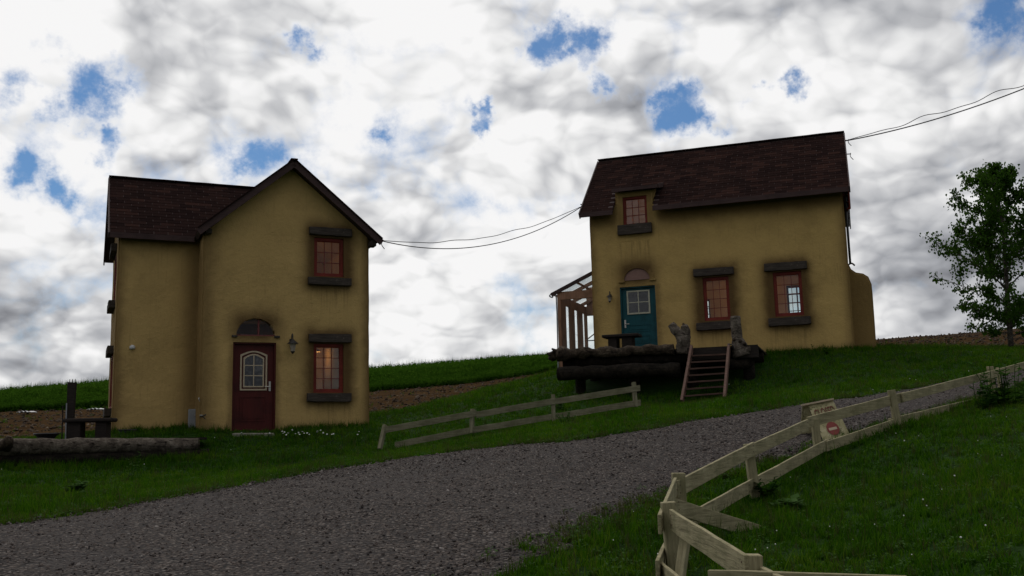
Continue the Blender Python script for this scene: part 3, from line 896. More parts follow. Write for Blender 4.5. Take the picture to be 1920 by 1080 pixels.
PX = rng.uniform(-260, 1075, n); T_ = rng.random(n) ** 1.3
Y = 49.5 + T_ * 12 - np.clip(200 - PX, 0, 500) * .008
X = (PX - 960) / F_PX * Y
k = (X < 3.5); X, Y = X[k], Y[k]; n = len(X); PX = PX[k]
front = np.interp(PX, [-260, 0, 200, 400, 700, 900, 1075], [.95, .98, 1.15, 1.1, .98, .90, .72])
T2_ = T_[k]; ss = front * rng.uniform(.82, 1.12, n) * (.42 + .58 * np.clip(T2_ * 3.2, 0, 1))
scatter('crop', np.c_[X, Y, zt_arr(X, Y)], np.c_[rng.normal(0, .08, n), rng.normal(0, .08, n), rng.uniform(0, 6.28, n)], np.c_[ss * 1.1, ss * 1.1, ss], rng.integers(0, 5, n), crops)

# ------------------------------------------------------------------ house shells
def grid_prism(profile, axis_, a0, a1, step=0.16, amp=0.010, seed=0.0):
    """closed profile polygon [(p,z)] extruded along the other horizontal axis; cut into a grid and slightly uneven"""
    bm = bmesh.new()
    def co(p, q, z): return (p, q, z) if axis_ == 'w' else (q, p, z)
    A_ = [bm.verts.new(co(p, a0, z)) for p, z in profile]; B_ = [bm.verts.new(co(p, a1, z)) for p, z in profile]
    bm.faces.new(A_); bm.faces.new(B_[::-1]); k_ = len(profile)
    for i in range(k_): bm.faces.new((A_[i], B_[i], B_[(i + 1) % k_], A_[(i + 1) % k_]))
    bmesh.ops.recalc_face_normals(bm, faces=bm.faces[:])
    ve = [e for e in bm.edges if abs((e.verts[0].co - e.verts[1].co).normalized().z) > .99]
    if amp: bmesh.ops.bevel(bm, geom=ve, offset=0.05, segments=3, affect='EDGES')
    if amp:
        lo = Vector([min(v.co[i] for v in bm.verts) for i in range(3)]); hi = Vector([max(v.co[i] for v in bm.verts) for i in range(3)])
        for i in range(3):
            nn = int((hi[i] - lo[i]) / step)
            for j in range(1, nn):
                pc = lo.copy(); pc[i] = lo[i] + (hi[i] - lo[i]) * (j + .013) / nn
                nv = Vector((0, 0, 0)); nv[i] = 1
                bmesh.ops.bisect_plane(bm, geom=bm.verts[:] + bm.edges[:] + bm.faces[:], plane_co=pc, plane_no=nv)
        bm.normal_update()
        for v in bm.verts:
            v.co += Vector((v.normal.x, v.normal.y, 0)) * (noise.noise(v.co * 1.7 + Vector((seed, 0, 0))) * amp * 1.6 + noise.noise(v.co * 5 + Vector((seed, 3, 0))) * amp * .6)
    me = bpy.data.meshes.new('shell'); bm.to_mesh(me); bm.free()
    return bpy.data.objects.new('shell', me)

def mesh_state(me):
    bm = bmesh.new(); bm.from_mesh(me)
    r = (sum(1 for e in bm.edges if len(e.link_faces) != 2), bm.calc_volume(signed=True)); bm.free(); return r
def booleans(base, ops):
    """ops: (object, 'UNION' | 'DIFFERENCE'), applied one by one; a cut that fails is tried again a hair aside"""
    C.objects.link(base)
    for k_, (o, op) in enumerate(ops):
        C.objects.link(o)
        v0_ = mesh_state(base.data)[1]; vo = mesh_state(o.data)[1]; best = None
        for att in range(7):
            o.location = (0.0013 * att * (-1) ** att, 0.0009 * att, 0.0011 * att)
            md = base.modifiers.new('b', 'BOOLEAN'); md.object = o; md.operation = op; md.solver = 'EXACT' if att < 2 else 'FAST'
            dg = bpy.context.evaluated_depsgraph_get(); dg.update()
            me = bpy.data.meshes.new_from_object(base.evaluated_get(dg))
            base.modifiers.clear()
            nmf, vv = mesh_state(me)
            sane = (vv >= v0_ * .98) if op == 'UNION' else (v0_ - abs(vo) * 1.02 - .01 <= vv < v0_ - .001)
            if sane and (best is None or nmf < best[0]): best = (nmf, me)
            if sane and nmf == 0: break
        if best: base.data = best[1]
    me = base.data
    for o in [o for o, _ in ops] + [base]: bpy.data.objects.remove(o)
    return me

def cut_box(a, b):
    bm = bmesh.new(); box(bm, a, b); bmesh.ops.recalc_face_normals(bm, faces=bm.faces[:])
    me = bpy.data.meshes.new('cut'); bm.to_mesh(me); bm.free(); return bpy.data.objects.new('cut', me)
def cut_poly(pts, w0, w1):
    bm = bmesh.new(); hexa(bm, [(u, w0, z) for u, z in pts], (0, 1, 0), w1 - w0)
    me = bpy.data.meshes.new('cut'); bm.to_mesh(me); bm.free(); return bpy.data.objects.new('cut', me)
def arch_pts(uc, z0, rx, rz, n=18): return [(uc + rx * math.cos(math.pi * i / n), z0 + rz * math.sin(math.pi * i / n)) for i in range(n + 1)]

def finish_wall(name, me, mats, inner_test, parent):
    me.materials.clear()
    for m in mats: me.materials.append(m)
    for p in me.polygons:
        p.use_smooth = False
        c = p.center + p.normal * 0.03
        p.material_index = 1 if inner_test(c) else 0
    return link(name, me, parent)

def beam_mesh(L, hh, dep, seed):
    """rough hand-hewn beam, centred, long along x"""
    bm = bmesh.new(); bar(bm, (-L / 2, 0, 0), (L / 2, 0, 0), dep, hh, segs=8)
    bmesh.ops.bevel(bm, geom=[e for e in bm.edges if abs((e.verts[0].co - e.verts[1].co).normalized().x) > .9], offset=.012, segments=1, affect='EDGES')
    for v in bm.verts:
        q = noise.noise_vector(v.co * 6 + Vector((seed, 0, 0)))
        v.co += Vector((q.x * .012, q.y * .008, q.z * .012))
    return mesh_of('beam', bm, M['lintel'])

def beam_part(name, root, u0, u1, z0, z1, dep=0.13, w_front=-0.10):
    o = link(name, beam_mesh(u1 - u0, z1 - z0, dep, random.uniform(0, 90)), root)
    o.location = ((u0 + u1) / 2, w_front + dep / 2, (z0 + z1) / 2)
    o.rotation_euler = (0, R(random.uniform(-.6, .6)), 0)
    return o

def window(root, u0, u1, z0, z1, nx, ny, w_=0.09, fr=0.065, rail=0.05, name='window'):
    """casement window: frame mesh, glazing bars and one pane per light"""
    bm = bmesh.new(); dpt = 0.07
    box(bm, (u0, w_ - dpt / 2, z0), (u0 + fr, w_ + dpt / 2, z1)); box(bm, (u1 - fr, w_ - dpt / 2, z0), (u1, w_ + dpt / 2, z1))
    box(bm, (u0 + fr, w_ - dpt / 2, z0), (u1 - fr, w_ + dpt / 2, z0 + fr * 1.1)); box(bm, (u0 + fr, w_ - dpt / 2, z1 - fr), (u1 - fr, w_ + dpt / 2, z1))
    # inner sash lip
    f2 = 0.022
    a0, a1, b0, b1 = u0 + fr, u1 - fr, z0 + fr * 1.1, z1 - fr
    box(bm, (a0, w_ - .012, b0), (a0 + f2, w_ + .03, b1)); box(bm, (a1 - f2, w_ - .012, b0), (a1, w_ + .03, b1))
    box(bm, (a0 + f2, w_ - .012, b0), (a1 - f2, w_ + .03, b0 + f2)); box(bm, (a0 + f2, w_ - .012, b1 - f2), (a1 - f2, w_ + .03, b1))
    win = obj(name, bm, M['frame'], root)
    a0 += f2; a1 -= f2; b0 += f2; b1 -= f2
    g = 0.014
    for i in range(1, nx):
        x = a0 + (a1 - a0) * i / nx
        bm = bmesh.new(); box(bm, (x - g / 2, w_ - .010, b0), (x + g / 2, w_ + .014, b1)); obj('glazing_bar', bm, M['muntin'], win)
    for j in range(1, ny):
        z = b0 + (b1 - b0) * j / ny
        bm = bmesh.new(); box(bm, (a0, w_ - .008, z - g / 2), (a1, w_ + .012, z + g / 2)); obj('glazing_bar', bm, M['muntin'], win)
    pw, ph = (a1 - a0) / nx, (b1 - b0) / ny
    bm = bmesh.new(); box(bm, (-pw / 2 + .001, -.002, -ph / 2 + .001), (pw / 2 - .001, .002, ph / 2 - .001)); pm = mesh_of('pane', bm, M['glass'])
    for i in range(nx):
        for j in range(ny):
            o = link('pane', pm, win); o.location = (a0 + pw * (i + .5), w_ + .02, b0 + ph * (j + .5))
            o.rotation_euler = (R(random.uniform(-.5, .5)), 0, R(random.uniform(-.5, .5)))
    return win

def shingles(root, corner_fn, nu, rows_len, expo, tab, inside_fn, normal, limit=300):
    """tabs on a slope. corner_fn(s,t)->local point at eave distance t up-slope and s along; inside_fn(s0,s1,t)->bool"""
    e_s = (corner_fn(1, 0) - corner_fn(0, 0)).normalized(); e_t = (corner_fn(0, 1) - corner_fn(0, 0)).normalized()
    nrm = e_s.cross(e_t).normalized()
    if nrm.z < 0: nrm = -nrm
    rotm = Matrix((e_s, e_t, nrm)).transposed().to_4x4()
    variants = []
    for v in range(4):
        bm = bmesh.new(); ww = tab - random.uniform(.008, .018); th = random.uniform(.004, .007)
        q = [(-ww / 2, -.004 * v, 0), (ww / 2, 0.004 * (v - 2), 0), (ww / 2, expo * 1.25, 0), (-ww / 2, expo * 1.25, 0)]
        a = [bm.verts.new((x, y, (0.004 + th) if y < expo * .5 else 0.003)) for x, y, _ in q]; b = [bm.verts.new((x, y, 0.001 if y < expo * .5 else -.002)) for x, y, _ in q]
        bm.faces.new(a)
        for i in range(4): bm.faces.new((a[i], b[i], b[(i + 1) % 4], a[(i + 1) % 4]))
        variants.append(mesh_of('shingle', bm, M['shingle']))
    spots = []
    r = 0
    while (r + 1) * expo <= rows_len + .01:
        off = (r % 2) * tab / 2 + random.uniform(-.02, .02)
        s = -off
        while s < nu:
            a, b = max(s, 0), min(s + tab, nu)
            if b - a > .06 and inside_fn(a, b, r * expo): spots.append((a, b, r * expo))
            s += tab
        r += 1
    spots.sort(key=lambda q: (q[2], -q[1]))
    near = sorted(spots, key=lambda q: -(q[1] - q[0]) - q[0] * .02)[:limit] if len(spots) > limit else spots
    near_set = set(near)
    for a, b, t in near:
        o = link('shingle', random.choice(variants), root)
        m = Matrix.Translation(corner_fn((a + b) / 2, t)) @ rotm @ Matrix.Rotation(R(random.uniform(-.4, .4)), 4, 'Z') @ Matrix.Diagonal(((b - a) / tab, 1, random.uniform(.8, 1.3), 1))
        o.matrix_local = m
    rest = [q for q in spots if q not in near_set]
    if rest:
        bm = bmesh.new()
        for a, b, t in rest:
            m = Matrix.Translation(corner_fn((a + b) / 2, t)) @ rotm @ Matrix.Diagonal(((b - a) / tab, 1, random.uniform(.8, 1.3), 1))
            tmp = bmesh.new(); tmp.from_mesh(random.choice(variants)); tmp.transform(m)
            mm = bpy.data.meshes.new('t'); tmp.to_mesh(mm); tmp.free(); bm.from_mesh(mm); bpy.data.meshes.remove(mm)
        o = obj('shingles', bm, M['shingle'], root); o['kind'] = 'stuff'

def slab(bm, q, thick):
    """roof slab below polygon q (local points, top face)"""
    q = [Vector(p) for p in q]
    n_ = (q[1] - q[0]).cross(q[2] - q[0]).normalized()
    if n_.z > 0: n_ = -n_
    hexa(bm, q, n_, thick)

def lantern(root, u, z, s=1.0, w_=-0.02, mat_glass='lamp_glass', name='wall_lantern', label='', ):
    r = thing(name, label, 'wall lamp')
    r.parent = None
    p = loc2w(root, u, w_, z); r.location = p; r.rotation_euler = (0, 0, root['t'])
    bm = bmesh.new(); box(bm, (-.035 * s, -.015, -.06 * s), (.035 * s, .015, .10 * s), .006); obj('back_plate', bm, M['iron'], r)
    bm = bmesh.new(); pts = spline([(0, -.01, .02 * s), (0, -.05 * s, .16 * s), (0, -.11 * s, .19 * s), (0, -.15 * s, .13 * s), (0, -.15 * s, .06 * s)], 5)
    tube(bm, pts, .011 * s, 6); obj('arm', bm, M['iron'], r, smooth=True)
    bm = bmesh.new()
    bmesh.ops.create_cone(bm, cap_ends=True, segments=10, radius1=.115 * s, radius2=.02 * s, depth=.09 * s, matrix=Matrix.Translation((0, -.15 * s, .03 * s)))
    obj('lamp_shade', bm, M['iron'], r)
    bm = bmesh.new()
    bmesh.ops.create_cone(bm, cap_ends=True, segments=6, radius1=.042 * s, radius2=.068 * s, depth=.15 * s, matrix=Matrix.Translation((0, -.15 * s, -.09 * s)))
    obj('lamp_glass', bm, M[mat_glass], r)
    bm = bmesh.new()
    bmesh.ops.create_cone(bm, cap_ends=True, segments=6, radius1=.012 * s, radius2=.05 * s, depth=.05 * s, matrix=Matrix.Translation((0, -.15 * s, -.19 * s)))
    obj('finial', bm, M['iron'], r)
    return r

# ============================================================ COTTAGE 1 (left)
root1 = thing('cottage', 'ochre stucco cottage with a front gable, side wing and dark red door', 'house', H1['o'], H1['t'])
W1, D1, UL, WS = 3.861, 4.25, -1.76, 0.92
RU, RZ1, TG = 1.97, 6.29, 0.846
RW, RZw, TW = 2.566, 6.27, 0.9326
th = 0.14
def g1(u): return RZ1 - abs(u - RU) * TG - th
def g1w(v): return RZw - abs(v - RW) * TW - th
base1 = grid_prism([(0, -.5), (W1, -.5), (W1, g1(W1)), (RU, g1(RU)), (0, g1(0))], 'w', 0, D1, seed=1)
wing1 = grid_prism([(WS, -.5), (4.212, -.5), (4.212, g1w(4.212)), (RW, g1w(RW)), (WS, g1w(WS))], 'u', UL, 0.35, seed=5)
inA = grid_prism([(.2, .02), (W1 - .2, .02), (W1 - .2, g1(W1 - .2) - .1), (RU, g1(RU) - .12), (.2, g1(.2) - .1)], 'w', .22, D1 - .2, amp=0)
inB = grid_prism([(WS + .2, .02), (4.0, .02), (4.0, g1w(4.0) - .1), (RW, g1w(RW) - .12), (WS + .2, g1w(WS + .2) - .1)], 'u', UL + .2, .35, amp=0)
WIN1 = [(2.515, 3.228, 3.595, 4.53), (2.515, 3.228, 0.85, 2.0)]
DOOR1 = (0.69, 1.655, -0.02, 2.0)
au, az = uz(H1, 478, 630); au0, _ = uz(H1, 443, 629); au1, _ = uz(H1, 516, 631); _, azt = uz(H1, 479, 597)
auc, arx, arz = (au0 + au1) / 2, (au1 - au0) / 2, azt - az
cuts1 = [(cut_box((a, -.3, c), (b, .4, e)), 'DIFFERENCE') for a, b, c, e in WIN1]
cuts1 += [(cut_box((DOOR1[0], -.3, DOOR1[2]), (DOOR1[1], .4, DOOR1[3])), 'DIFFERENCE'), (cut_poly(arch_pts(auc, az, arx, arz), -.3, .4), 'DIFFERENCE')]
for z0, z1 in ((3.2, 4.4), (.7, 2.0)):                       # rear and side windows
    cuts1 += [(cut_box((.7, D1 - .4, z0), (3.2, D1 + .3, z1)), 'DIFFERENCE'), (cut_box((UL - .3, 1.75, z0 - .1), (UL + .4, 2.75, z1 - .15)), 'DIFFERENCE')]
me1 = booleans(base1, [(wing1, 'UNION'), (inA, 'DIFFERENCE'), (inB, 'DIFFERENCE')] + cuts1)
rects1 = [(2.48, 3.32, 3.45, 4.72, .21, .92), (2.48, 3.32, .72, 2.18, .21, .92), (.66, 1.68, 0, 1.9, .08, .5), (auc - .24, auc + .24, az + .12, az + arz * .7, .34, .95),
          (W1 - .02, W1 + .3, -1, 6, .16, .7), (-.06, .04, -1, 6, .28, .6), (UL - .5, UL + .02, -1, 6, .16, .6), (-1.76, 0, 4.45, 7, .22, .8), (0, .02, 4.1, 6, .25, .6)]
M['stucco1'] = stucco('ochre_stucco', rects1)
inner1 = lambda c: (.1 < c.x < W1 - .1 and .1 < c.y < D1 - .1 and c.z > 0 and c.z < g1(c.x) + .0) or (UL + .1 < c.x <= .2 and WS + .1 < c.y < 4.1 and 0 < c.z < g1w(c.y))
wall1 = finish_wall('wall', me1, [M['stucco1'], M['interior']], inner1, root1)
bm = bmesh.new(); box(bm, (.205, .225, 2.45), (W1 - .205, D1 - .205, 2.56)); box(bm, (UL + .205, WS + .205, 2.45), (.2, 3.99, 2.56)); obj('upper_floor', bm, M['interior_wood'], root1)

# roofs
roof1 = thing('roof', '', '', (0, 0, 0)); del roof1['label']; del roof1['category']; roof1.parent = root1
bpy.data.objects.remove(roof1)
OG, EL, ER = -0.28, -0.13, 4.07
LW, EF, ERR = -1.96, 0.695, 4.437
bm = bmesh.new()
zl = RZ1 - (RU - EL) * TG; zr_ = RZ1 - (ER - RU) * TG
slab(bm, [(RU, OG, RZ1), (ER, OG, zr_), (ER, D1 + .22, zr_), (RU, D1 + .22, RZ1)], .10)
slab(bm, [(EL, OG, zl), (RU, OG, RZ1), (RU, D1 + .22, RZ1), (EL, D1 + .22, zl)], .10)
zf = RZw - (RW - EF) * TW; zb = RZw - (ERR - RW) * TW
uvf = EL + .0
slab(bm, [(LW, EF, zf), (EL + .15, EF, zf), (RU - .03, RW, RZw), (LW, RW, RZw)], .10)
slab(bm, [(LW, RW, RZw), (RU - .03, RW, RZw), (EL + .15, ERR, zb), (LW, ERR, zb)], .10)
roof1 = obj('roof', bm, M['soffit'], root1)
# barge boards, fascia, ridge caps
def board(name, parent, p, q, hh, thick, mat, up=Vector((0, 0, 1)), segs=4, jit=0.0):
    bm = bmesh.new(); bar(bm, p, q, thick, hh, up=up, segs=segs, jit=jit); return obj(name, bm, mat, parent)
def rake(parent, ua, za, ub, zb_, v, drop=.085, hh=.15):
    board('barge_board', parent, (ua, v, za - drop), (ub, v, zb_ - drop), hh, .03, M['barge'])
rake(roof1, EL - .02, zl, RU, RZ1, OG - .018); rake(roof1, ER + .02, zr_, RU, RZ1, OG - .018)
# thin drip edge of shingle above the barge boards
board('drip_edge', roof1, (EL - .03, OG - .03, zl + .012), (RU, OG - .03, RZ1 + .022), .026, .07, M['shingle'])
board('drip_edge', roof1, (ER + .03, OG - .03, zr_ + .012), (RU, OG - .03, RZ1 + .022), .026, .07, M['shingle'])
board('fascia', roof1, (LW, EF - .015, zf - .07), (EL, EF - .015, zf - .07), .13, .03, M['barge'])
for a, b in (((LW - .018, EF, zf - .085), (LW - .018, RW, RZw - .085)), ((LW - .018, ERR, zb - .085), (LW - .018, RW, RZw - .085))):
    board('barge_board', roof1, a, b, .16, .03, M['barge'])
board('ridge_cap', roof1, (LW - .02, RW, RZw + .015), (RU, RW, RZw + .015), .03, .16, M['shingle'], segs=12, jit=.003)
board('ridge_cap', roof1, (RU, OG - .04, RZ1 + .02), (RU, D1 + .2, RZ1 + .02), .03, .16, M['shingle'], segs=12, jit=.003)
# eave return blocks under the gable corners
for ua in (.10, W1 - .12):
    pass
bm = bmesh.new(); box(bm, (W1 - .02, -.20, 4.36), (W1 + .12, .05, 4.50), .01); obj('bracket', bm, M['lintel'], root1)
bm = bmesh.new(); box(bm, (.02, -.17, 4.44), (.16, .03, 4.55), .01); obj('bracket', bm, M['lintel'], root1)
Lw = math.hypot(RW - EF, RZw - zf)
def cf1(s, t): k = t / Lw; return Vector((LW + s, EF + (RW - EF) * k, zf + (RZw - zf) * k))
def in1(a, b, t): return b < (EL - LW) + .03 + (RU - EL) * (t / Lw) * 1.0 + .12
shingles(roof1, cf1, RU - LW, Lw - .02, .132, .31, in1, None)
bm = bmesh.new()
for ua, ub, za, zb2 in ((EL, RU, zl, RZ1), (ER, RU, zr_, RZ1)):
    sgn = 1 if ub > ua else -1
    hexa(bm, [(ua, OG, za + .004), (ub, OG, RZ1 + .004), (ub, D1 + .22, RZ1 + .004), (ua, D1 + .22, za + .004)] if True else [], (0, 0, 1), .012)
obj('shingle_cover', bm, M['shingle'], roof1)

for (a, b, c, e), nx_, ny_ in zip(WIN1, (3, 3), (3, 4)):
    window(root1, a, b, c, e, nx_, ny_)
lt = [(2.388, 3.412, 4.585, 4.765), (2.40, 3.40, 2.03, 2.222)]
for q in lt: beam_part('lintel', root1, *q)
for q in [(2.368, 3.385, 3.383, 3.555), (2.364, 3.39, .645, .833)]: beam_part('sill', root1, *q, dep=.16, w_front=-.13)
# side wall windows of the wing (seen edge on)
for z0, z1 in ((3.1, 4.25), (.6, 1.85)):
    o = link('sill', beam_mesh(1.25, .17, .17, random.uniform(0, 9)), root1); o.location = (UL - .06, 2.2, z0 - .09); o.rotation_euler = (0, 0, R(90))
    o = link('lintel', beam_mesh(1.3, .18, .17, random.uniform(0, 9)), root1); o.location = (UL - .05, 2.2, z1 + .09); o.rotation_euler = (0, 0, R(90))
    bm = bmesh.new()
    for a in (1.75, 2.69): box(bm, (UL - .01, a, z0), (UL + .08, a + .06, z1))
    for z in (z0, z1 - .06): box(bm, (UL - .01, 1.81, z), (UL + .08, 2.69, z + .06))
    wn = obj('window', bm, M['frame'], root1)
    bm = bmesh.new(); box(bm, (UL + .03, 1.81, z0 + .06), (UL + .04, 2.69, z1 - .06)); obj('pane', bm, M['glass'], wn)
# rear and right windows
for z0, z1 in ((3.2, 4.4), (.7, 2.0)):
    bm = bmesh.new(); box(bm, (.7, D1 - .1, z0), (.78, D1 - .04, z1)); box(bm, (3.12, D1 - .1, z0), (3.2, D1 - .04, z1)); box(bm, (1.91, D1 - .1, z0), (1.99, D1 - .04, z1))
    box(bm, (.78, D1 - .1, z0), (1.91, D1 - .04, z0 + .07)); box(bm, (1.99, D1 - .1, z0), (3.12, D1 - .04, z0 + .07))
    wn = obj('window', bm, M['frame'], root1)
    bm = bmesh.new(); box(bm, (.78, D1 - .08, z0 + .07), (3.12, D1 - .075, z1)); obj('pane', bm, M['glass'], wn)

# red front door
def door_panel(root, u0, u1, z1, mat, mat_trim, mode, hx, h):
    """door leaf with recessed panels, glazed light, handle"""
    bm = bmesh.new(); box(bm, (u0 + .006, .10, .0), (u1 - .006, .15, z1 - .006))
    dr = obj('door', bm, mat, root)
    wd = u1 - u0
    if mode == 'arched':
        a, b = u0 + .165 * wd, u0 + .83 * wd; z0_, zt_ = z1 - 1.06, z1 - .16
        def ring(grow, dep0, dep1, wdt, nm, mt):
            bm = bmesh.new(); n_ = 12
            def outline(g):
                P_ = [(a - g, z0_ - g), (b + g, z0_ - g)]
                for i in range(n_ + 1):
                    tt = i / n_; x = (b + g) + (a - g - b - g) * tt
                    P_.append((x, zt_ + g - .09 + .09 * math.sin(math.pi * tt)))
                return P_
            O_, I_ = outline(grow), outline(grow - wdt)
            k_ = len(O_)
            v = [[bm.verts.new((x, yy, z)) for x, z in L_] for L_, yy in ((O_, dep0), (I_, dep0), (O_, dep1), (I_, dep1))]
            for i in range(k_):
                j = (i + 1) % k_
                bm.faces.new((v[0][i], v[0][j], v[1][j], v[1][i])); bm.faces.new((v[0][j], v[0][i], v[2][i], v[2][j])); bm.faces.new((v[1][i], v[1][j], v[3][j], v[3][i]))
            bmesh.ops.recalc_face_normals(bm, faces=bm.faces[:])
            return obj(nm, bm, mt, dr)
        ring(0, .080, .10, .035, 'outer_trim', mat_trim); ring(-.070, .078, .10, .030, 'inner_trim', mat_trim)
        ai, bi, zi0, zi1 = a + .10, b - .10, z0_ + .10, zt_ - .10
        bm = bmesh.new(); box(bm, (ai, .092, zi0), (bi, .099, zi1 - .04)); obj('pane', bm, M['dark_glass'], dr)
        bm = bmesh.new()
        hexa(bm, [(ai, .092, zi1 - .038), (bi, .092, zi1 - .038), (bi - .06, .092, zi1 - .005), ((ai + bi) / 2, .092, zi1 + .012), (ai + .06, .092, zi1 - .005)], (0, 1, 0), .007); obj('pane', bm, M['dark_glass'], dr)
        bm = bmesh.new(); box(bm, ((ai + bi) / 2 - .011, .080, zi0), ((ai + bi) / 2 + .011, .092, zi1 + .01)); obj('glazing_bar', bm, mat_trim, dr)
        for k_ in (1, 2):
            z = zi0 + (zi1 - zi0) * k_ / 3; bm = bmesh.new(); box(bm, (ai, .082, z - .011), (bi, .0915, z + .011)); obj('glazing_bar', bm, mat_trim, dr)
        rects = [(u0 + .17 * wd, u0 + .80 * wd, .22, .78)]
    else:
        a, b, z0_, zt_ = hx
        bm = bmesh.new()
        for q in (((a, .075, z0_), (a + .04, .10, zt_)), ((b - .04, .075, z0_), (b, .10, zt_)), ((a + .04, .075, z0_), (b - .04, .10, z0_ + .04)), ((a + .04, .075, zt_ - .04), (b - .04, .10, zt_))): box(bm, *q)
        obj('window_trim', bm, mat_trim, dr)
        m_, mz = (a + b) / 2, (z0_ + zt_) / 2
        bm = bmesh.new(); box(bm, (m_ - .012, .08, z0_ + .04), (m_ + .012, .10, zt_ - .04)); obj('glazing_bar', bm, mat_trim, dr)
        bm = bmesh.new(); box(bm, (a + .04, .082, mz - .012), (m_ - .012, .099, mz + .012)); box(bm, (m_ + .012, .082, mz - .012), (b - .04, .099, mz + .012)); obj('glazing_bar', bm, mat_trim, dr)
        for x0, x1 in ((a + .04, m_ - .012), (m_ + .012, b - .04)):
            for y0, y1 in ((z0_ + .04, mz - .012), (mz + .012, zt_ - .04)):
                bm = bmesh.new(); box(bm, (x0, .09, y0), (x1, .097, y1)); obj('pane', bm, M['dark_glass'], dr)
        rects = [(u0 + .16 * wd, u0 + .82 * wd, .12, .36), (u0 + .16 * wd, u0 + .82 * wd, .46, .68), (u0 + .16 * wd, u0 + .82 * wd, .78, .98)]
    for x0, x1, y0, y1 in rects:
        bm = bmesh.new()
        for q in (((x0, .088, y0), (x0 + .025, .10, y1)), ((x1 - .025, .088, y0), (x1, .10, y1)), ((x0 + .025, .088, y0), (x1 - .025, .10, y0 + .025)), ((x0 + .025, .088, y1 - .025), (x1 - .025, .10, y1)),
                  ((x0 + .07, .090, y0 + .06), (x1 - .07, .10, y1 - .06))): box(bm, *q)
        obj('panel', bm, mat, dr)
    bm = bmesh.new()
    hu, sg = h
    box(bm, (hu - .022, .085, .90), (hu + .022, .10, 1.12)); tube(bm, [(hu, .10, 1.0), (hu, .045, 1.0)], .011, 6); tube(bm, [(hu, .05, 1.0), (hu + sg * .12, .05, 1.0)], .010, 6)
    obj('handle', bm, M['brass'], dr)
    return dr
door_panel(root1, DOOR1[0] + .03, DOOR1[1] - .03, 1.975, M['door_red'], M['cream'], 'arched', None, (DOOR1[1] - .12, -1))
bm = bmesh.new()
for q in (((DOOR1[0], .03, 0), (DOOR1[0] + .035, .16, 2.0)), ((DOOR1[1] - .035, .03, 0), (DOOR1[1], .16, 2.0)), ((DOOR1[0] + .035, .03, 1.965), (DOOR1[1] - .035, .16, 2.0))): box(bm, *q)
obj('door_frame', bm, M['door_red'], root1)
# arched transom with little ledge, warm room behind
bm = bmesh.new(); hexa(bm, [(u, .09, z) for u, z in arch_pts(auc, az, arx + .01, arz + .01)], (0, 1, 0), .006); tr = obj('transom_window', bm, M['clear_glass'], root1)
bm = bmesh.new(); box(bm, (auc - arx, .06, az), (auc + arx, .11, az + .035)); box(bm, (auc + .05, .06, az + .035), (auc + .085, .11, az + arz * .97)); obj('glazing_bar', bm, M['muntin'], tr)
bm = bmesh.new()
for sg in (-1, 1): box(bm, (auc + sg * (arx - .02), -.05, az - .035), (auc + sg * (arx + .10), .03, az + .012), .005)
obj('transom_ledge', bm, M['lintel'], root1)
lantern(H1, 1.995, 1.98, 1.15, label='black iron lantern beside the dark red door')
st = bmesh.new(); box(st, (.62, -.75, -.16), (1.5, -.02, -.05), .02)
for v in st.verts: v.co += noise.noise_vector(v.co * 3) * .03
s_ = obj('door_step', st, M['stone']); s_.location = H1['o']; s_.rotation_euler = (0, 0, H1['t']); tag(s_, 'low stone slab before the dark red door', 'doorstep')
# vent hood on the wing
vu, vz = uz(H1, 248, 652, WS)
bm = bmesh.new(); bmesh.ops.create_uvsphere(bm, u_segments=12, v_segments=8, radius=.065)
for v in bm.verts:
    if v.co.z < -.02: v.co.z = -.02 - (v.co.z + .02) * -.6
    v.co.y = min(v.co.y, .02)
v_ = obj('vent_hood', bm, M['white_plastic'], root1, smooth=True); v_.location = (vu, WS - .02, vz)
# grey meter cabinet, tap and clip at the inner corner
mu0, mz1 = uz(H1, 354, 767, WS - .16); mu1, mz0 = uz(H1, 372, 812, WS - .16)
mb = thing('meter_box', 'tall grey utility box at the foot of the inner wall corner', 'utility box', loc2w(H1, (mu0 + mu1) / 2, WS - .09, 0), H1['t'])
hw = (mu1 - mu0) / 2
bm = bmesh.new(); box(bm, (-hw, -.07, -.15), (hw, .07, mz1), .008); obj('cabinet', bm, M['grey_plastic'], mb)
bm = bmesh.new(); box(bm, (-hw + .015, -.078, .05), (hw - .015, -.071, mz1 - .03)); obj('cover', bm, M['grey_plastic'], mb)
bm = bmesh.new(); tube(bm, [(hw * .2, -.08, mz1 - .14), (hw * .2, -.11, mz1 - .14)], .014, 6); obj('lock', bm, M['brass'], mb)
tp = thing('garden_tap', 'small outdoor tap with a short spout on the inner wall corner', 'tap', loc2w(H1, .02, -.03, .33), H1['t'])
bm = bmesh.new(); tube(bm, [(0, .06, 0), (0, -.06, .01), (.05, -.10, .02), (.10, -.12, .045)], .016, 7); tube(bm, [(.02, -.08, .01), (.09, -.10, -.04)], .013, 6); obj('spout', bm, M['iron'], tp)
bm = bmesh.new(); box(bm, (-.03, -.09, .025), (.03, -.06, .045)); obj('handle', bm, M['brass'], tp)
bm = bmesh.new(); tube(bm, spline([(0.0, .04, 0), (-.02, -.03, .03), (-.03, -.05, .0), (-.01, -.04, -.05)], 4), .010, 6)
cl = obj('pipe_clip', bm, M['brass'], root1); cl.location = (0.0, -.0, .72)

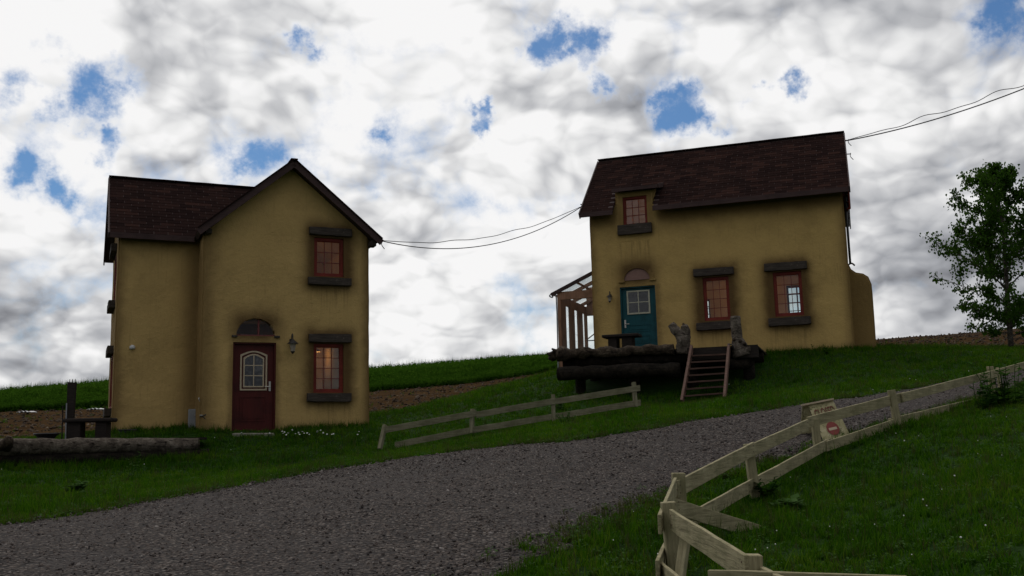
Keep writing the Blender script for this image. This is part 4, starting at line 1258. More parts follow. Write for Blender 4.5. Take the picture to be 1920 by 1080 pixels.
# ============================================================ COTTAGE 2 (right)
root2 = thing('cottage', 'long ochre stucco cottage with a teal door and wide shingle roof on the hill', 'house', H2['o'], H2['t'])
W2, D2 = 6.79, 4.26
U0R, U1R, EF2, RW2, ZE2, RZ2 = -0.165, 6.945, -0.35, 2.13, 4.133, 6.297
T2 = (RZ2 - ZE2) / (RW2 - EF2)
def g2(v): return RZ2 - abs(v - RW2) * T2 - .13
base2 = grid_prism([(0, -.9), (D2, -.9), (D2, g2(D2)), (RW2, g2(RW2)), (0, g2(0))], 'u', 0, W2, seed=9)
in2 = grid_prism([(.2, .02), (D2 - .2, .02), (D2 - .2, g2(D2 - .2) - .1), (RW2, g2(RW2) - .12), (.2, g2(.2) - .1)], 'u', .2, W2 - .2, amp=0)
WIN2 = [(3.064, 3.752, .945, 2.115), (4.895, 5.618, .945, 2.115)]
D2o = (0.79, 1.775, -.02, 2.02)
du0, dz1 = uz(H2, 1168, 370); du1, dz0 = uz(H2, 1213, 421)
DW = (du0 - .02, du1 + .02, dz0, dz1)
cuts2 = [(cut_box((a, -.3, c), (b, .4, e)), 'DIFFERENCE') for a, b, c, e in WIN2]
cuts2 += [(cut_box((D2o[0], -.3, D2o[2]), (D2o[1], .4, D2o[3])), 'DIFFERENCE')]
# openings in the far wall, placed where the daylight shows through the front windows
rA = [uz(H2, 1318, 566, D2), uz(H2, 1334, 604, D2)]; rB = [uz(H2, 1475, 538, D2), uz(H2, 1500, 592, D2)]
REAR = [(rA[0][0] - .75, rA[1][0], rA[1][1] - .2, rA[0][1] + .05), (rB[0][0], rB[1][0] + .25, rB[1][1] - .1, rB[0][1])]
for a, b, c, e in REAR: cuts2.append((cut_box((a, D2 - .5, c), (b, D2 + .3, e)), 'DIFFERENCE'))
cuts2.append((cut_box((1.2, D2 - .5, 2.9), (2.4, D2 + .3, 3.9)), 'DIFFERENCE'))
cuts2.append((cut_box((4.6, D2 - .5, 2.9), (5.8, D2 + .3, 3.9)), 'DIFFERENCE'))
cuts2.append((cut_box((W2 - .4, .5, 3.55), (W2 + .3, 1.2, 4.5)), 'DIFFERENCE'))
# wall dormer volume and its window
dmu0, dmz = uz(H2, 1148, 356, -.2); dmu1, _ = uz(H2, 1233, 346, -.2)
DM = (uz(H2, 1153, 380)[0], uz(H2, 1227, 375)[0]); dmz -= .0
prof = [(0.004, 3.3), (1.6, 3.3), (1.6, dmz + .42), (0.004, dmz - .05)]
dorm = grid_prism(prof, 'u', DM[0], DM[1], seed=3)
dcut = grid_prism([(.2, 3.2), (1.5, 3.2), (1.5, dmz + .2), (.2, dmz - .15)], 'u', DM[0] + .15, DM[1] - .15, amp=0)
me2 = booleans(base2, [(dorm, 'UNION'), (in2, 'DIFFERENCE'), (dcut, 'DIFFERENCE'), (cut_box((DW[0], -.3, DW[2]), (DW[1], .4, DW[3])), 'DIFFERENCE')] + cuts2)
ac0, acz = uz(H2, 1166, 527); ac1, _ = uz(H2, 1224, 524); _, act = uz(H2, 1196, 500)
acc, acr, acrz = (ac0 + ac1) / 2, (ac1 - ac0) / 2, act - acz
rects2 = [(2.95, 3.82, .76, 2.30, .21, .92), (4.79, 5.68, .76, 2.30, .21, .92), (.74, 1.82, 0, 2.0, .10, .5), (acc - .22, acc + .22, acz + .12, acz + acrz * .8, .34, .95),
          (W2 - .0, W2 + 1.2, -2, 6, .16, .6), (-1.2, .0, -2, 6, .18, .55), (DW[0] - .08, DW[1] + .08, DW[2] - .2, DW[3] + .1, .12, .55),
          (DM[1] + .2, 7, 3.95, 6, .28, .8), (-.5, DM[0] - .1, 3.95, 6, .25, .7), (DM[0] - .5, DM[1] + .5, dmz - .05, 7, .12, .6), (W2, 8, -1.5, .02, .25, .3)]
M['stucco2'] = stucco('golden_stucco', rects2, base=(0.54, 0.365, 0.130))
inner2 = lambda c: (.1 < c.x < W2 - .1 and .1 < c.y < D2 - .1 and 0 < c.z < g2(c.y)) or (DM[0] + .1 < c.x < DM[1] - .1 and .12 < c.y < 1.6 and c.z > 3 and c.z < dmz + .1)
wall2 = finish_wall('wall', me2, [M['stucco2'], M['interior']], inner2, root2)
bm = bmesh.new(); box(bm, (.205, .205, 2.6), (W2 - .205, D2 - .205, 2.7)); obj('upper_floor', bm, M['interior'], root2)

bm = bmesh.new()
slab(bm, [(U0R, EF2, ZE2), (DM[0] - .02, EF2, ZE2), (DM[0] - .02, RW2, RZ2), (U0R, RW2, RZ2)], .10)
slab(bm, [(DM[1] + .02, EF2, ZE2), (U1R, EF2, ZE2), (U1R, RW2, RZ2), (DM[1] + .02, RW2, RZ2)], .10)
vd = .35
slab(bm, [(DM[0] - .02, vd, RZ2 - (RW2 - vd) * T2), (DM[1] + .02, vd, RZ2 - (RW2 - vd) * T2), (DM[1] + .02, RW2, RZ2), (DM[0] - .02, RW2, RZ2)], .10)
slab(bm, [(U0R, RW2, RZ2), (U1R, RW2, RZ2), (U1R, D2 + .35, RZ2 - (D2 + .35 - RW2) * T2), (U0R, D2 + .35, RZ2 - (D2 + .35 - RW2) * T2)], .10)
roof2 = obj('roof', bm, M['soffit'], root2)
for a, b in ((U0R, DM[0] - .0), (DM[1] + .0, U1R)):
    board('fascia', roof2, (a, EF2 - .015, ZE2 - .06), (b, EF2 - .015, ZE2 - .06), .13, .03, M['barge'])
for u in (U0R - .018, U1R + .018):
    board('barge_board', roof2, (u, EF2 - .02, ZE2 - .08), (u, RW2, RZ2 - .08), .17, .03, M['barge'])
    board('barge_board', roof2, (u, D2 + .36, RZ2 - (D2 + .35 - RW2) * T2 - .08), (u, RW2, RZ2 - .08), .17, .03, M['barge'])
board('ridge_cap', roof2, (U0R - .02, RW2, RZ2 + .02), (U1R + .02, RW2, RZ2 + .02), .03, .17, M['shingle'], segs=22, jit=.004)
L2 = math.hypot(RW2 - EF2, RZ2 - ZE2)
def cf2(s, t): k = t / L2; return Vector((U0R + s, EF2 + (RW2 - EF2) * k, ZE2 + (RZ2 - ZE2) * k))
# dormer roof: a shallow slab running back into the main slope
dz_e = dmz + .02; slope_d = .28
v_meet = (dz_e + .2 * slope_d - (ZE2 - EF2 * T2)) / (T2 - slope_d)
dl0, dl1 = dmu0 - .02, dmu1 + .0
bm = bmesh.new(); slab(bm, [(dl0, -.2, dz_e), (dl1, -.2, dz_e), (dl1, v_meet, dz_e + (v_meet + .2) * slope_d), (dl0, v_meet, dz_e + (v_meet + .2) * slope_d)], .07)
droof = obj('dormer_roof', bm, M['soffit'], root2)
board('fascia', droof, (dl0, -.215, dz_e - .045), (dl1, -.215, dz_e - .045), .10, .03, M['barge'])
board('barge_board', droof, (dl1 + .016, -.22, dz_e - .04), (dl1 + .016, v_meet - .05, dz_e - .04 + (v_meet + .15) * slope_d), .12, .03, M['barge'])
Ld = math.hypot(v_meet + .2, (v_meet + .2) * slope_d)
def cfd(s, t): k = t / Ld; return Vector((dl0 + s, -.2 + (v_meet + .2) * k, dz_e + (v_meet + .2) * slope_d * k))
shingles(droof, cfd, dl1 - dl0, Ld, .132, .31, lambda a, b, t: True, None)
def in2f(a, b, t):
    v = EF2 + (RW2 - EF2) * t / L2; a_, b_ = a + U0R, b + U0R
    if b_ <= DM[0] + .04 or a_ >= DM[1] - .04: return True
    return v > v_meet - .02
shingles(roof2, cf2, U1R - U0R, L2 - .02, .132, .31, in2f, None)

for q in WIN2: window(root2, *q, 3, 4)
window(root2, *DW, 3, 3, fr=.055)
lz = [(2.84, 3.905, 2.155, 2.35), (4.695, 5.77, 2.15, 2.35)]
for q in lz: beam_part('lintel', root2, *q)
for q in [(2.85, 3.76, .70, .90), (4.72, 5.78, .70, .90)]: beam_part('sill', root2, *q, dep=.16, w_front=-.13)
su0, sz1 = uz(H2, 1159, 425); su1, sz0 = uz(H2, 1223, 436)
beam_part('sill', root2, su0, su1, sz0, sz1 + .02, dep=.15, w_front=-.11)
for a, b, c, e in REAR:
    bm = bmesh.new(); yy = D2 - .08; f_ = .05
    box(bm, (a, yy, c), (a + f_, yy + .05, e)); box(bm, (b - f_, yy, c), (b, yy + .05, e)); box(bm, (a + f_, yy, c), (b - f_, yy + .05, c + f_)); box(bm, (a + f_, yy, e - f_), (b - f_, yy + .05, e))
    wn = obj('window', bm, M['frame'], root2)
    bm = bmesh.new(); m_ = (a + b) / 2
    box(bm, (m_ - .02, yy + .01, c + f_), (m_ + .02, yy + .04, e - f_))
    for k_ in (1, 2, 3): z = c + (e - c) * k_ / 4; box(bm, (a + f_, yy + .012, z - .012), (m_ - .02, yy + .038, z + .012)); box(bm, (m_ + .02, yy + .012, z - .012), (b - f_, yy + .038, z + .012))
    obj('glazing_bar', bm, M['muntin'], wn)
    bm = bmesh.new(); box(bm, (a + f_, yy + .042, c + f_), (b - f_, yy + .046, e - f_)); obj('pane', bm, M['glass'], wn)

# teal door
a_, zt1 = uz(H2, 1175, 546, .1); b_, _ = uz(H2, 1218, 546, .1); _, zb1 = uz(H2, 1180, 590, .1)
door_panel(root2, D2o[0] + .03, D2o[1] - .03, 1.99, M['door_teal'], M['cream_blue'], 'square', (a_, b_, zb1, zt1), (D2o[0] + .10, 1))
bm = bmesh.new()
for q in (((D2o[0], .03, 0), (D2o[0] + .035, .16, 2.02)), ((D2o[1] - .035, .03, 0), (D2o[1], .16, 2.02)), ((D2o[0] + .035, .03, 1.985), (D2o[1] - .035, .16, 2.02))): box(bm, *q)
obj('door_frame', bm, M['door_teal'], root2)
# blind arch over the teal door
M['arch_fill'] = simple('brown_pink_arch_plaster', (0.26, 0.15, 0.12), .9, .1, 5)
bm = bmesh.new(); hexa(bm, [(u, -.012, z) for u, z in arch_pts(acc, acz, acr * .82, acrz * .86)], (0, 1, 0), .02); obj('arch_panel', bm, M['arch_fill'], root2)
bm = bmesh.new()
for i in range(20):
    a0, a1 = math.pi * i / 20, math.pi * (i + 1) / 20
    q = [(acc + r_ * math.cos(a), acz + rz_ * math.sin(a)) for a, r_, rz_ in ((a0, acr * .83, acrz * .87), (a0, acr * 1.08, acrz * 1.13), (a1, acr * 1.08, acrz * 1.13), (a1, acr * .83, acrz * .87))]
    hexa(bm, [(u, -.045, z) for u, z in q], (0, 1, 0), .05)
for sg in (-1, 1): box(bm, (acc + sg * (acr * .8), -.06, acz - .05), (acc + sg * (acr * 1.2), .01, acz + .005))
bmesh.ops.remove_doubles(bm, verts=bm.verts[:], dist=.002)
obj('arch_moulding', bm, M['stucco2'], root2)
lu, lz_ = uz(H2, 1145, 556)
lantern(H2, lu, lz_ - .02, .78, label='small lantern with pale glass left of the teal door')
# swept buttress on the right gable wall
bu = [uz(H2, x, y, .9) for x, y in ((1592, 500), (1596, 508), (1605, 514), (1618, 516), (1628, 522), (1634, 536), (1636, 556), (1640, 610), (1643, 656))]
prof_b = [(W2 - .1, -1.2), (bu[-1][0], -1.2)] + [b for b in bu[::-1]] + [(W2 - .1, bu[0][1] + .02)]
bm = bmesh.new(); hexa(bm, [(u, .55, z) for u, z in prof_b], (0, 1, 0), 1.5)
bmesh.ops.bevel(bm, geom=[e for e in bm.edges if abs(e.verts[0].co.y - e.verts[1].co.y) < .001 and e.verts[0].co.x > W2 - .05], offset=.05, segments=3, affect='EDGES')
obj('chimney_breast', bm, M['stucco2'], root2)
pu, pz = uz(H2, 1594, 497, .5)
bm = bmesh.new(); tube(bm, spline([(W2 - .02, .5, pz - .02), (W2 + .04, .48, pz + .03), (W2 + .10, .46, pz + .03), (W2 + .16, .45, pz - .03)], 5), .022, 8); obj('pipe', bm, M['barge'], root2, smooth=True)
bm = bmesh.new(); tube(bm, [(W2 + .05, .25, pz + .0), (W2 + .05, .25, 4.0)], .03, 8); obj('downpipe', bm, M['iron'], root2, smooth=True)
# opened casement high on the right gable wall
cu0, cz1 = uz(H2, 1583, 352, .35); cu1, cz0 = uz(H2, 1592, 397, .35)
bm = bmesh.new(); A0 = Vector((W2 + .02, .45, 0)); A1 = Vector((W2 + .17, -.02, 0)); dirw = (A1 - A0)
def cas(bm, s0, s1, z0, z1, t_=.03):
    n_ = Vector((dirw.y, -dirw.x, 0)).normalized()
    hexa(bm, [A0 + dirw * s0 + Vector((0, 0, z0)), A0 + dirw * s1 + Vector((0, 0, z0)), A0 + dirw * s1 + Vector((0, 0, z1)), A0 + dirw * s0 + Vector((0, 0, z1))], n_, t_)
for q in ((0, .13, cz0, cz1), (.87, 1, cz0, cz1), (.13, .87, cz0, cz0 + .06), (.13, .87, cz1 - .06, cz1)): cas(bm, *q)
sw = obj('casement', bm, M['frame'], root2); sw['label'] = 'opened red casement standing out from the gable wall'
bm = bmesh.new(); cas(bm, .13, .87, cz0 + .06, cz1 - .06, .006); obj('pane', bm, M['glass'], sw)
bm = bmesh.new()
for z in (cz0 + (cz1 - cz0) * .35, cz0 + (cz1 - cz0) * .66): cas(bm, .13, .87, z - .009, z + .009, .02)
obj('glazing_bar', bm, M['muntin'], sw)

# ============================================================ unseen lamps added inside the rooms to give the windows a warm glow
def em_mat():
    m, t, p = new_mat('glow_lamp_bulb')
    p.inputs['Emission Color'].default_value = (1, .62, .3, 1); p.inputs['Emission Strength'].default_value = 4
    return m
M['bulb'] = em_mat()
def glow_lamp(h, u, v, z, energy, label, drop=.35):
    t = thing('added_glow_lamp', label, 'lamp', loc2w(h, u, v, z), h['t'])
    bm = bmesh.new(); tube(bm, [(0, 0, drop), (0, 0, .1)], .008, 6); obj('cord', bm, M['cable'], t)
    bm = bmesh.new(); bmesh.ops.create_cone(bm, segments=14, radius1=.16, radius2=.04, depth=.12, matrix=Matrix.Translation((0, 0, .08))); obj('lamp_shade', bm, M['cream'], t)
    bm = bmesh.new(); bmesh.ops.create_uvsphere(bm, u_segments=10, v_segments=6, radius=.045); obj('bulb', bm, M['bulb'], t)
    L_ = bpy.data.lights.new('added_glow_light', 'POINT'); L_.energy = energy; L_.color = (1, .52, .20); L_.shadow_soft_size = .06
    lo = bpy.data.objects.new('added_glow_light', L_); C.objects.link(lo); lo.parent = t; lo.location = (0, 0, -.06)
glow_lamp(H1, 3.3, 3.4, 2.1, 3, 'added unseen lamp brightening the lower room of the gabled cottage')
glow_lamp(H1, 1.9, 2.3, 4.9, 10, 'added unseen lamp brightening the upper room of the gabled cottage', .9)
glow_lamp(H2, 3.9, 2.6, 2.15, 17, 'added unseen lamp brightening the lower room of the hill cottage')
glow_lamp(H2, 2.4, 2.2, 4.6, 14, 'added unseen lamp brightening the upper room of the hill cottage', 1.0)

# ============================================================ SUNROOM left of cottage 2
sr = thing('sunroom', 'brown timber sunroom with a sloping glass roof on the left of the hill cottage', 'sunroom', H2['o'], H2['t'])
v0, v1 = .55, 3.5
xl, _ = uz(H2, 1046, 600, v0); _, ztop = uz(H2, 1107, 508, v0); xe, zeave = uz(H2, 1034, 550, v0); _, zh1 = uz(H2, 1080, 545, v0); _, zh0 = uz(H2, 1080, 560, v0)
xr = -.06
BT = M['brown_timber']
def sbar(nm, p, q, wx, wz, mat=BT, up=Vector((0, 0, 1))):
    bm = bmesh.new(); bar(bm, p, q, wx, wz, up=up); return obj(nm, bm, mat, sr)
sbar('post', (xl + .05, v0 + .05, -1.0), (xl + .05, v0 + .05, zh0), .10, .10, up=Vector((0, 1, 0)))
sbar('post', (xr - .04, v0 + .05, -1.0), (xr - .04, v0 + .05, zh0), .06, .08, up=Vector((0, 1, 0)))
sbar('header_beam', (xl, v0 + .05, (zh0 + zh1) / 2), (xr, v0 + .05, (zh0 + zh1) / 2), .10, zh1 - zh0)
srise = (ztop - zeave) / (xr - xe)
def zroof(x): return zeave + (x - xe) * srise
nr = 3
for i in range(nr + 1):
    v = v0 - .02 + (v1 - v0) * i / nr
    sbar('rafter', (xe, v, zroof(xe) - .05), (xr, v, zroof(xr) - .05), .06, .10, mat=M['barge'] if i == 0 else BT)
for x in (xe + .02, (xl + xr) / 2, xr - .04):
    sbar('purlin', (x, v0 - .02, zroof(x) - .03), (x, v1, zroof(x) - .03), .05, .05)
for i in range(nr):
    va, vb = v0 + .01 + (v1 - v0) * i / nr, v0 - .05 + (v1 - v0) * (i + 1) / nr
    bm = bmesh.new(); hexa(bm, [(xe + .05, va, zroof(xe + .05) + .01), (xr - .02, va, zroof(xr - .02) + .01), (xr - .02, vb, zroof(xr - .02) + .01), (xe + .05, vb, zroof(xe + .05) + .01)], (0, 0, 1), .006)
    obj('roof_pane', bm, M['clear_glass'], sr)
# left long wall: boards with tall narrow lights
zl1 = zroof(xl) - .12
nb = 3; seg = (v1 - v0 - .1) / nb
for i in range(nb):
    a = v0 + .12 + seg * i
    bm = bmesh.new(); box(bm, (xl + .02, a, -1.0), (xl + .07, a + seg * .55, zl1 - .0)); obj('wall_board', bm, BT, sr)
    bm = bmesh.new(); box(bm, (xl + .025, a + seg * .55, zl1 - .25), (xl + .065, a + seg, zl1 - .001)); box(bm, (xl + .025, a + seg * .55, -1.0), (xl + .065, a + seg, -.1)); obj('rail', bm, BT, sr)
    bm = bmesh.new(); box(bm, (xl + .04, a + seg * .55, -.1), (xl + .045, a + seg, zl1 - .25)); obj('pane', bm, M['clear_glass'], sr)
# back wall with one wide light
bm = bmesh.new(); box(bm, (xl, v1, -1.0), (xl + .10, v1 + .05, zl1)); box(bm, (xl + .10, v1, zl1 - .30), (xr, v1 + .05, zl1 + .6)); box(bm, (xl + .10, v1, -1), (xr, v1 + .05, -.3)); obj('back_board', bm, BT, sr)
bm = bmesh.new(); box(bm, (xl + .10, v1 + .02, -.3), (xr, v1 + .025, zl1 - .30)); obj('pane', bm, M['clear_glass'], sr)
sbar('cross_rail', (xl + .10, v1 - .01, .95), (xr, v1 - .01, .95), .03, .03, mat=M['iron'])
sbar('brace', (xl + .10, v1 - .02, 1.0), (xr, v1 - .02, zl1 - .35), .03, .03)
bm = bmesh.new(); tube(bm, spline([(xe - .01, v0 - .03, zeave - .03), (xe - .05, v0 - .03, zeave - .08), (xe + .03, v0 - .03, zeave - .13), (xl - .02, v0 - .02, zeave - .15), (xl - .03, v0 - .02, -.6)], 4), .02, 7); obj('downpipe', bm, M['grey_plastic'], sr, smooth=True)
bm = bmesh.new(); box(bm, (xl + .1, v0 + .045, -.05), (xr - .07, v0 + .05, zh0)); obj('front_pane', bm, M['clear_glass'], sr)
bm = bmesh.new(); hexa(bm, [(xl + .1, v0 + .04, zh1 + .01), (xr - .03, v0 + .04, zh1 + .01), (xr - .03, v0 + .04, zroof(xr) - .11), (xl + .25, v0 + .04, zroof(xl + .25) - .11)], (0, 1, 0), .006); obj('gable_pane', bm, M['clear_glass'], sr)

# ============================================================ DECK of cottage 2
dk = thing('log_deck', 'raised dark timber deck on log beams before the teal door', 'deck', H2['o'], H2['t'])
DU0, DU1, DV0 = .0, 4.65, -3.15
np_ = 22; pwid = (0 - .03 - DV0) / np_
for i in range(np_):
    bm = bmesh.new(); a = DV0 + pwid * i; box(bm, (DU0, a + .004, -.07), (DU1, a + pwid - .004, -.03 + random.uniform(-.003, .003))); obj('plank', bm, M['dark_timber'], dk)
for k_, v in enumerate((DV0 + .25, -1.5, -.25)):
    bm = bmesh.new(); tube(bm, [(DU0 - .05, v, -.21), (2.3, v, -.215), (DU1, v, -.21)], .135, 10, nz=.2); obj('beam', bm, M['dark_log'], dk, smooth=True)
def ground_loc(h, u, v): p = loc2w(h, u, v, 0); return zt(p.x, p.y) - h['o'].z
for u in (.35, 1.7, 3.1, 4.4):
    for v in (DV0 + .28, -1.4):
        bm = bmesh.new(); tube(bm, [(u, v, ground_loc(H2, u, v) - .2), (u, v, -.33)], .13, 9, nz=.2, seed=u); obj('post', bm, M['dark_log'], dk, smooth=True)
def logpts(h, pa, pb, v_a, v_b, nseg=14, jit=.02):
    ua, za = uz(h, *pa, v_a); ub, zb_ = uz(h, *pb, v_b)
    return [Vector((ua + (ub - ua) * i / nseg, v_a + (v_b - v_a) * i / nseg, za + (zb_ - za) * i / nseg + random.uniform(-jit, jit))) for i in range(nseg + 1)]
# lower front log under the edge
pts = logpts(H2, (1047, 700), (1275, 692), DV0 - .12, DV0 - .12)
bm = bmesh.new(); tube(bm, pts, [.165 + .015 * math.sin(i) for i in range(len(pts))], 12, nz=.3); obj('edge_log', bm, M['dark_log'], dk, smooth=True)
for u in (3.05, 4.2):
    bm = bmesh.new(); box(bm, (u, DV0 - .02, -.32), (u + .9 if u < 4 else DU1 + .02, DV0 + .02, -.03)); obj('fascia', bm, M['dark_timber'], dk)
# long rough log lying along the front edge, with a knotted root end
lg = thing('rail_log', 'long bark log with a knotted root end lying on the deck edge', 'log', H2['o'], H2['t'])
pts = logpts(H2, (1044, 664), (1264, 655), DV0 + .02, DV0 + .06, 26, .012)
nz_ = len(pts)
rad = [.115 + .05 * max(0, 1 - i / 7) + .02 * math.sin(i * 1.3) * (1 if i < 20 else .3) for i in range(nz_)]
rad[0] = .11
bm = bmesh.new(); tube(bm, pts, rad, 16, nz=.45, nfreq=5); obj('trunk', bm, M['log'], lg, smooth=True)
p0 = pts[1]
for ang, L_, r_ in ((-.25, .40, .12), (.15, .42, .08), (.7, .30, .075), (1.35, .22, .06), (-.9, .26, .09), (1.9, .20, .05), (-.5, .36, .07)):
    bm = bmesh.new(); dv = Vector((-math.cos(ang), -.2 * math.sin(ang * 2), math.sin(ang) * .7))
    q = [p0 + dv * L_ * k_ / 4 + Vector((0.06 - .04 * abs(ang), 0, 0)) + noise.noise_vector(Vector((ang, k_ * 1.3, 0))) * .07 for k_ in range(5)]
    tube(bm, q, [r_ * (1.15 - .2 * k_) for k_ in range(5)], 9, nz=.9, nfreq=9); obj('root', bm, M['log'], lg, smooth=True)
# short blocks that hold the log up
u_b = uz(H2, 1240, 670, DV0)[0]
for u in (.25, u_b):
    bm = bmesh.new(); box(bm, (u - .1, DV0 - .02, -.03), (u + .1, DV0 + .16, .03)); obj('support_block', bm, M['dark_timber'], dk)

# stairs
stt = thing('stairs', 'open red brown wooden stairs leading up to the log deck', 'stairs', H2['o'], H2['t'])
tl = uz(H2, 1297, 653, DV0 - .05); tr_ = uz(H2, 1367, 650, DV0 - .05)
VB = DV0 - 1.15
bl = uz(H2, 1280, 748, VB); br = uz(H2, 1359, 742, VB)
def sp_(k_, side):
    a, b = (tl, bl) if side == 0 else (tr_, br)
    return Vector((a[0] + (b[0] - a[0]) * k_, DV0 - .05 + (VB - DV0 + .05) * k_, a[1] + (b[1] - a[1]) * k_))
for side in (0, 1):
    bm = bmesh.new(); bar(bm, sp_(-.02, side), sp_(1.06, side), .055, .15, segs=6, jit=.002); obj('stringer', bm, M['stair_wood'], stt)
for i in range(7):
    k_ = (i + 1.1) / 7.6 if i < 7 else 1
    a, b = sp_(k_, 0), sp_(k_, 1)
    bm = bmesh.new(); yy = a.y
    vs_ = [(a.x + .03, yy - .06, a.z), (b.x - .03, yy - .06, b.z), (b.x - .03, yy + .12, b.z), (a.x + .03, yy + .12, a.z)]
    hexa(bm, vs_, (0, 0, -1), .035); obj('tread', bm, M['tread_wood'], stt)

# stumps by the head of the stairs
fs = thing('forked_stump', 'forked weathered grey stump at the left head of the stairs', 'stump', H2['o'], H2['t'])
def sp2(px, py, v): u, z = uz(H2, px, py, v); return Vector((u, v, z))
V_ = DV0 + .1
bm = bmesh.new(); tube(bm, spline([sp2(1281, 664, V_), sp2(1281, 645, V_), sp2(1276, 630, V_), sp2(1266, 618, V_), sp2(1258, 608, V_)], 4), [.17, .165, .16, .155, .15, .145, .14, .13, .13, .125, .12, .115, .11, .105, .10, .095, .085], 14, nz=.35, nfreq=6)
obj('trunk', bm, M['pale_log'], fs, smooth=True)
bm = bmesh.new(); tube(bm, spline([sp2(1284, 660, V_ + .02), sp2(1286, 640, V_ + .02), sp2(1286, 622, V_ + .02), sp2(1283, 609, V_ + .02)], 5), [.12] * 6 + [.105] * 5 + [.085] * 4 + [.06], 12, nz=.5, nfreq=7)
obj('limb', bm, M['pale_log'], fs, smooth=True)
bm = bmesh.new(); tube(bm, [sp2(1284, 612, V_), sp2(1280, 606, V_ - .02)], [.05, .02], 7, nz=.4); obj('broken_tip', bm, M['log'], fs, smooth=True)
rs = thing('upright_stump', 'upright pale stump with a knotted foot at the right head of the stairs', 'stump', H2['o'], H2['t'])
bm = bmesh.new(); q = spline([sp2(1393, 668, V_), sp2(1387, 650, V_), sp2(1382, 635, V_), sp2(1380, 612, V_), sp2(1379, 593, V_)], 4)
tube(bm, q, [.21, .20, .19, .185, .17, .165, .16, .15, .13, .125, .12, .12, .12, .118, .118, .115, .112], 14, nz=.25, nfreq=5); obj('trunk', bm, M['pale_log'], rs, smooth=True)
bm = bmesh.new(); tube(bm, [sp2(1392, 656, V_ - .05), sp2(1401, 655, V_ - .08), sp2(1408, 654, V_ - .1)], [.10, .08, .06], 9, nz=.3); obj('branch_stub', bm, M['pale_log'], rs, smooth=True)
for x, y in ((1376, 637), (1388, 640), (1396, 645)):
    bm = bmesh.new(); c_ = sp2(x, y, V_ - .13); bmesh.ops.create_icosphere(bm, subdivisions=2, radius=.045, matrix=Matrix.Translation(c_)); obj('knot', bm, M['log'], rs, smooth=True)
bm = bmesh.new(); tube(bm, spline([sp2(1367, 650, V_ - .2), sp2(1366, 646, V_ - .2), sp2(1371, 646, V_ - .2), sp2(1375, 650, V_ - .18), sp2(1376, 656, V_ - .16)], 4), .016, 6)
hk = obj('handrail_hook', bm, M['iron'], stt, smooth=True)
# dark timber mass right of the stairs
for k_, (x, y) in enumerate(((1386, 682),)):
    ctr = sp2(x, y, V_ - .05); bm = bmesh.new(); tube(bm, [ctr + Vector((-.25, 0, 0)), ctr + Vector((.2, .1, 0))], .14 - .02 * k_, 10, nz=.3); obj('edge_log', bm, M['dark_log'], dk, smooth=True)

# table on the deck
def slab_table(name, label, h, px0, px1, y_top, y_bot, v, depth, leg_w):
    u0, z1 = uz(h, px0, y_top, v); u1, _ = uz(h, px1, y_top, v); _, z0 = uz(h, (px0 + px1) / 2, y_bot, v)
    t = thing(name, label, 'table', loc2w(h, (u0 + u1) / 2, v + depth / 2, z0), h['t'])
    L_, H_ = (u1 - u0) / 2, z1 - z0
    bm = bmesh.new(); box(bm, (-L_, -depth / 2, H_ - .07), (L_, depth / 2, H_), .015)
    bmesh.ops.subdivide_edges(bm, edges=[e for e in bm.edges if e.calc_length() > .3], cuts=4)
    for v_2 in bm.verts: v_2.co += noise.noise_vector(v_2.co * 5) * .015
    obj('tabletop', bm, M['dark_timber'], t)
    for s_ in (-1, 1):
        bm = bmesh.new(); c_ = s_ * (L_ - leg_w / 2 - .07); box(bm, (c_ - leg_w / 2, -depth / 2 + .06, 0), (c_ + leg_w / 2, depth / 2 - .06, H_ - .07), .01); obj('leg', bm, M['dark_timber'], t)
    return t
u0_, zt_ = uz(H2, 1128, 628, -2.3); u1_, _ = uz(H2, 1196, 627, -2.3)
t2 = thing('plank_table', 'small dark timber table on the raised deck before the teal door', 'table', loc2w(H2, (u0_ + u1_) / 2, -2.05, -.03), H2['t'])
Lh = (u1_ - u0_) / 2; Hh = zt_ + .03
bm = bmesh.new(); box(bm, (-Lh, -.25, Hh - .07), (Lh, .28, Hh), .012)
obj('tabletop', bm, M['dark_timber'], t2)
for c_, wd_ in ((-Lh + .25, .22), (Lh - .30, .26)):
    bm = bmesh.new(); box(bm, (c_ - wd_ / 2, -.18, 0), (c_ + wd_ / 2, .2, Hh - .07), .01); obj('leg', bm, M['dark_timber'], t2)

# ============================================================ LEFT DECK with its long log
def P3(px, py, d_): return at(px, py, d_)
ld = thing('low_deck', 'low dark timber deck on beams beside the side wing', 'deck', (0, 0, 0))
a0, a1 = P3(-120, 833, 18.2), P3(388, 826, 19.6)
dirp = (a1 - a0); dirp.z = 0; dirp.normalize(); perp = Vector((-dirp.y, dirp.x, 0))
zdk = P3(200, 824, 19.2).z - .02
nbp = 12
for i in range(nbp):
    bm = bmesh.new(); o0 = perp * (.05 + i * .15)
    p, q = Vector((a0.x, a0.y, zdk)) + o0, Vector((a1.x, a1.y, zdk)) + o0
    if i > 5: q -= dirp * (i - 5) * .12
    bar(bm, p, q, .14, .04, segs=3); obj('plank', bm, M['dark_timber'], ld)
for k_, (dy_, zz, r_) in enumerate(((-.12, -.34, .13), (.1, -.60, .12), (.9, -.3, .12))):
    bm = bmesh.new(); p, q = Vector((a0.x, a0.y, zdk + zz)) + perp * dy_, Vector((a1.x, a1.y, zdk + zz)) + perp * dy_ + dirp * .05
    tube(bm, [p + (q - p) * i / 10 for i in range(11)], r_, 10, nz=.2); obj('beam', bm, M['dark_log'], ld, smooth=True)
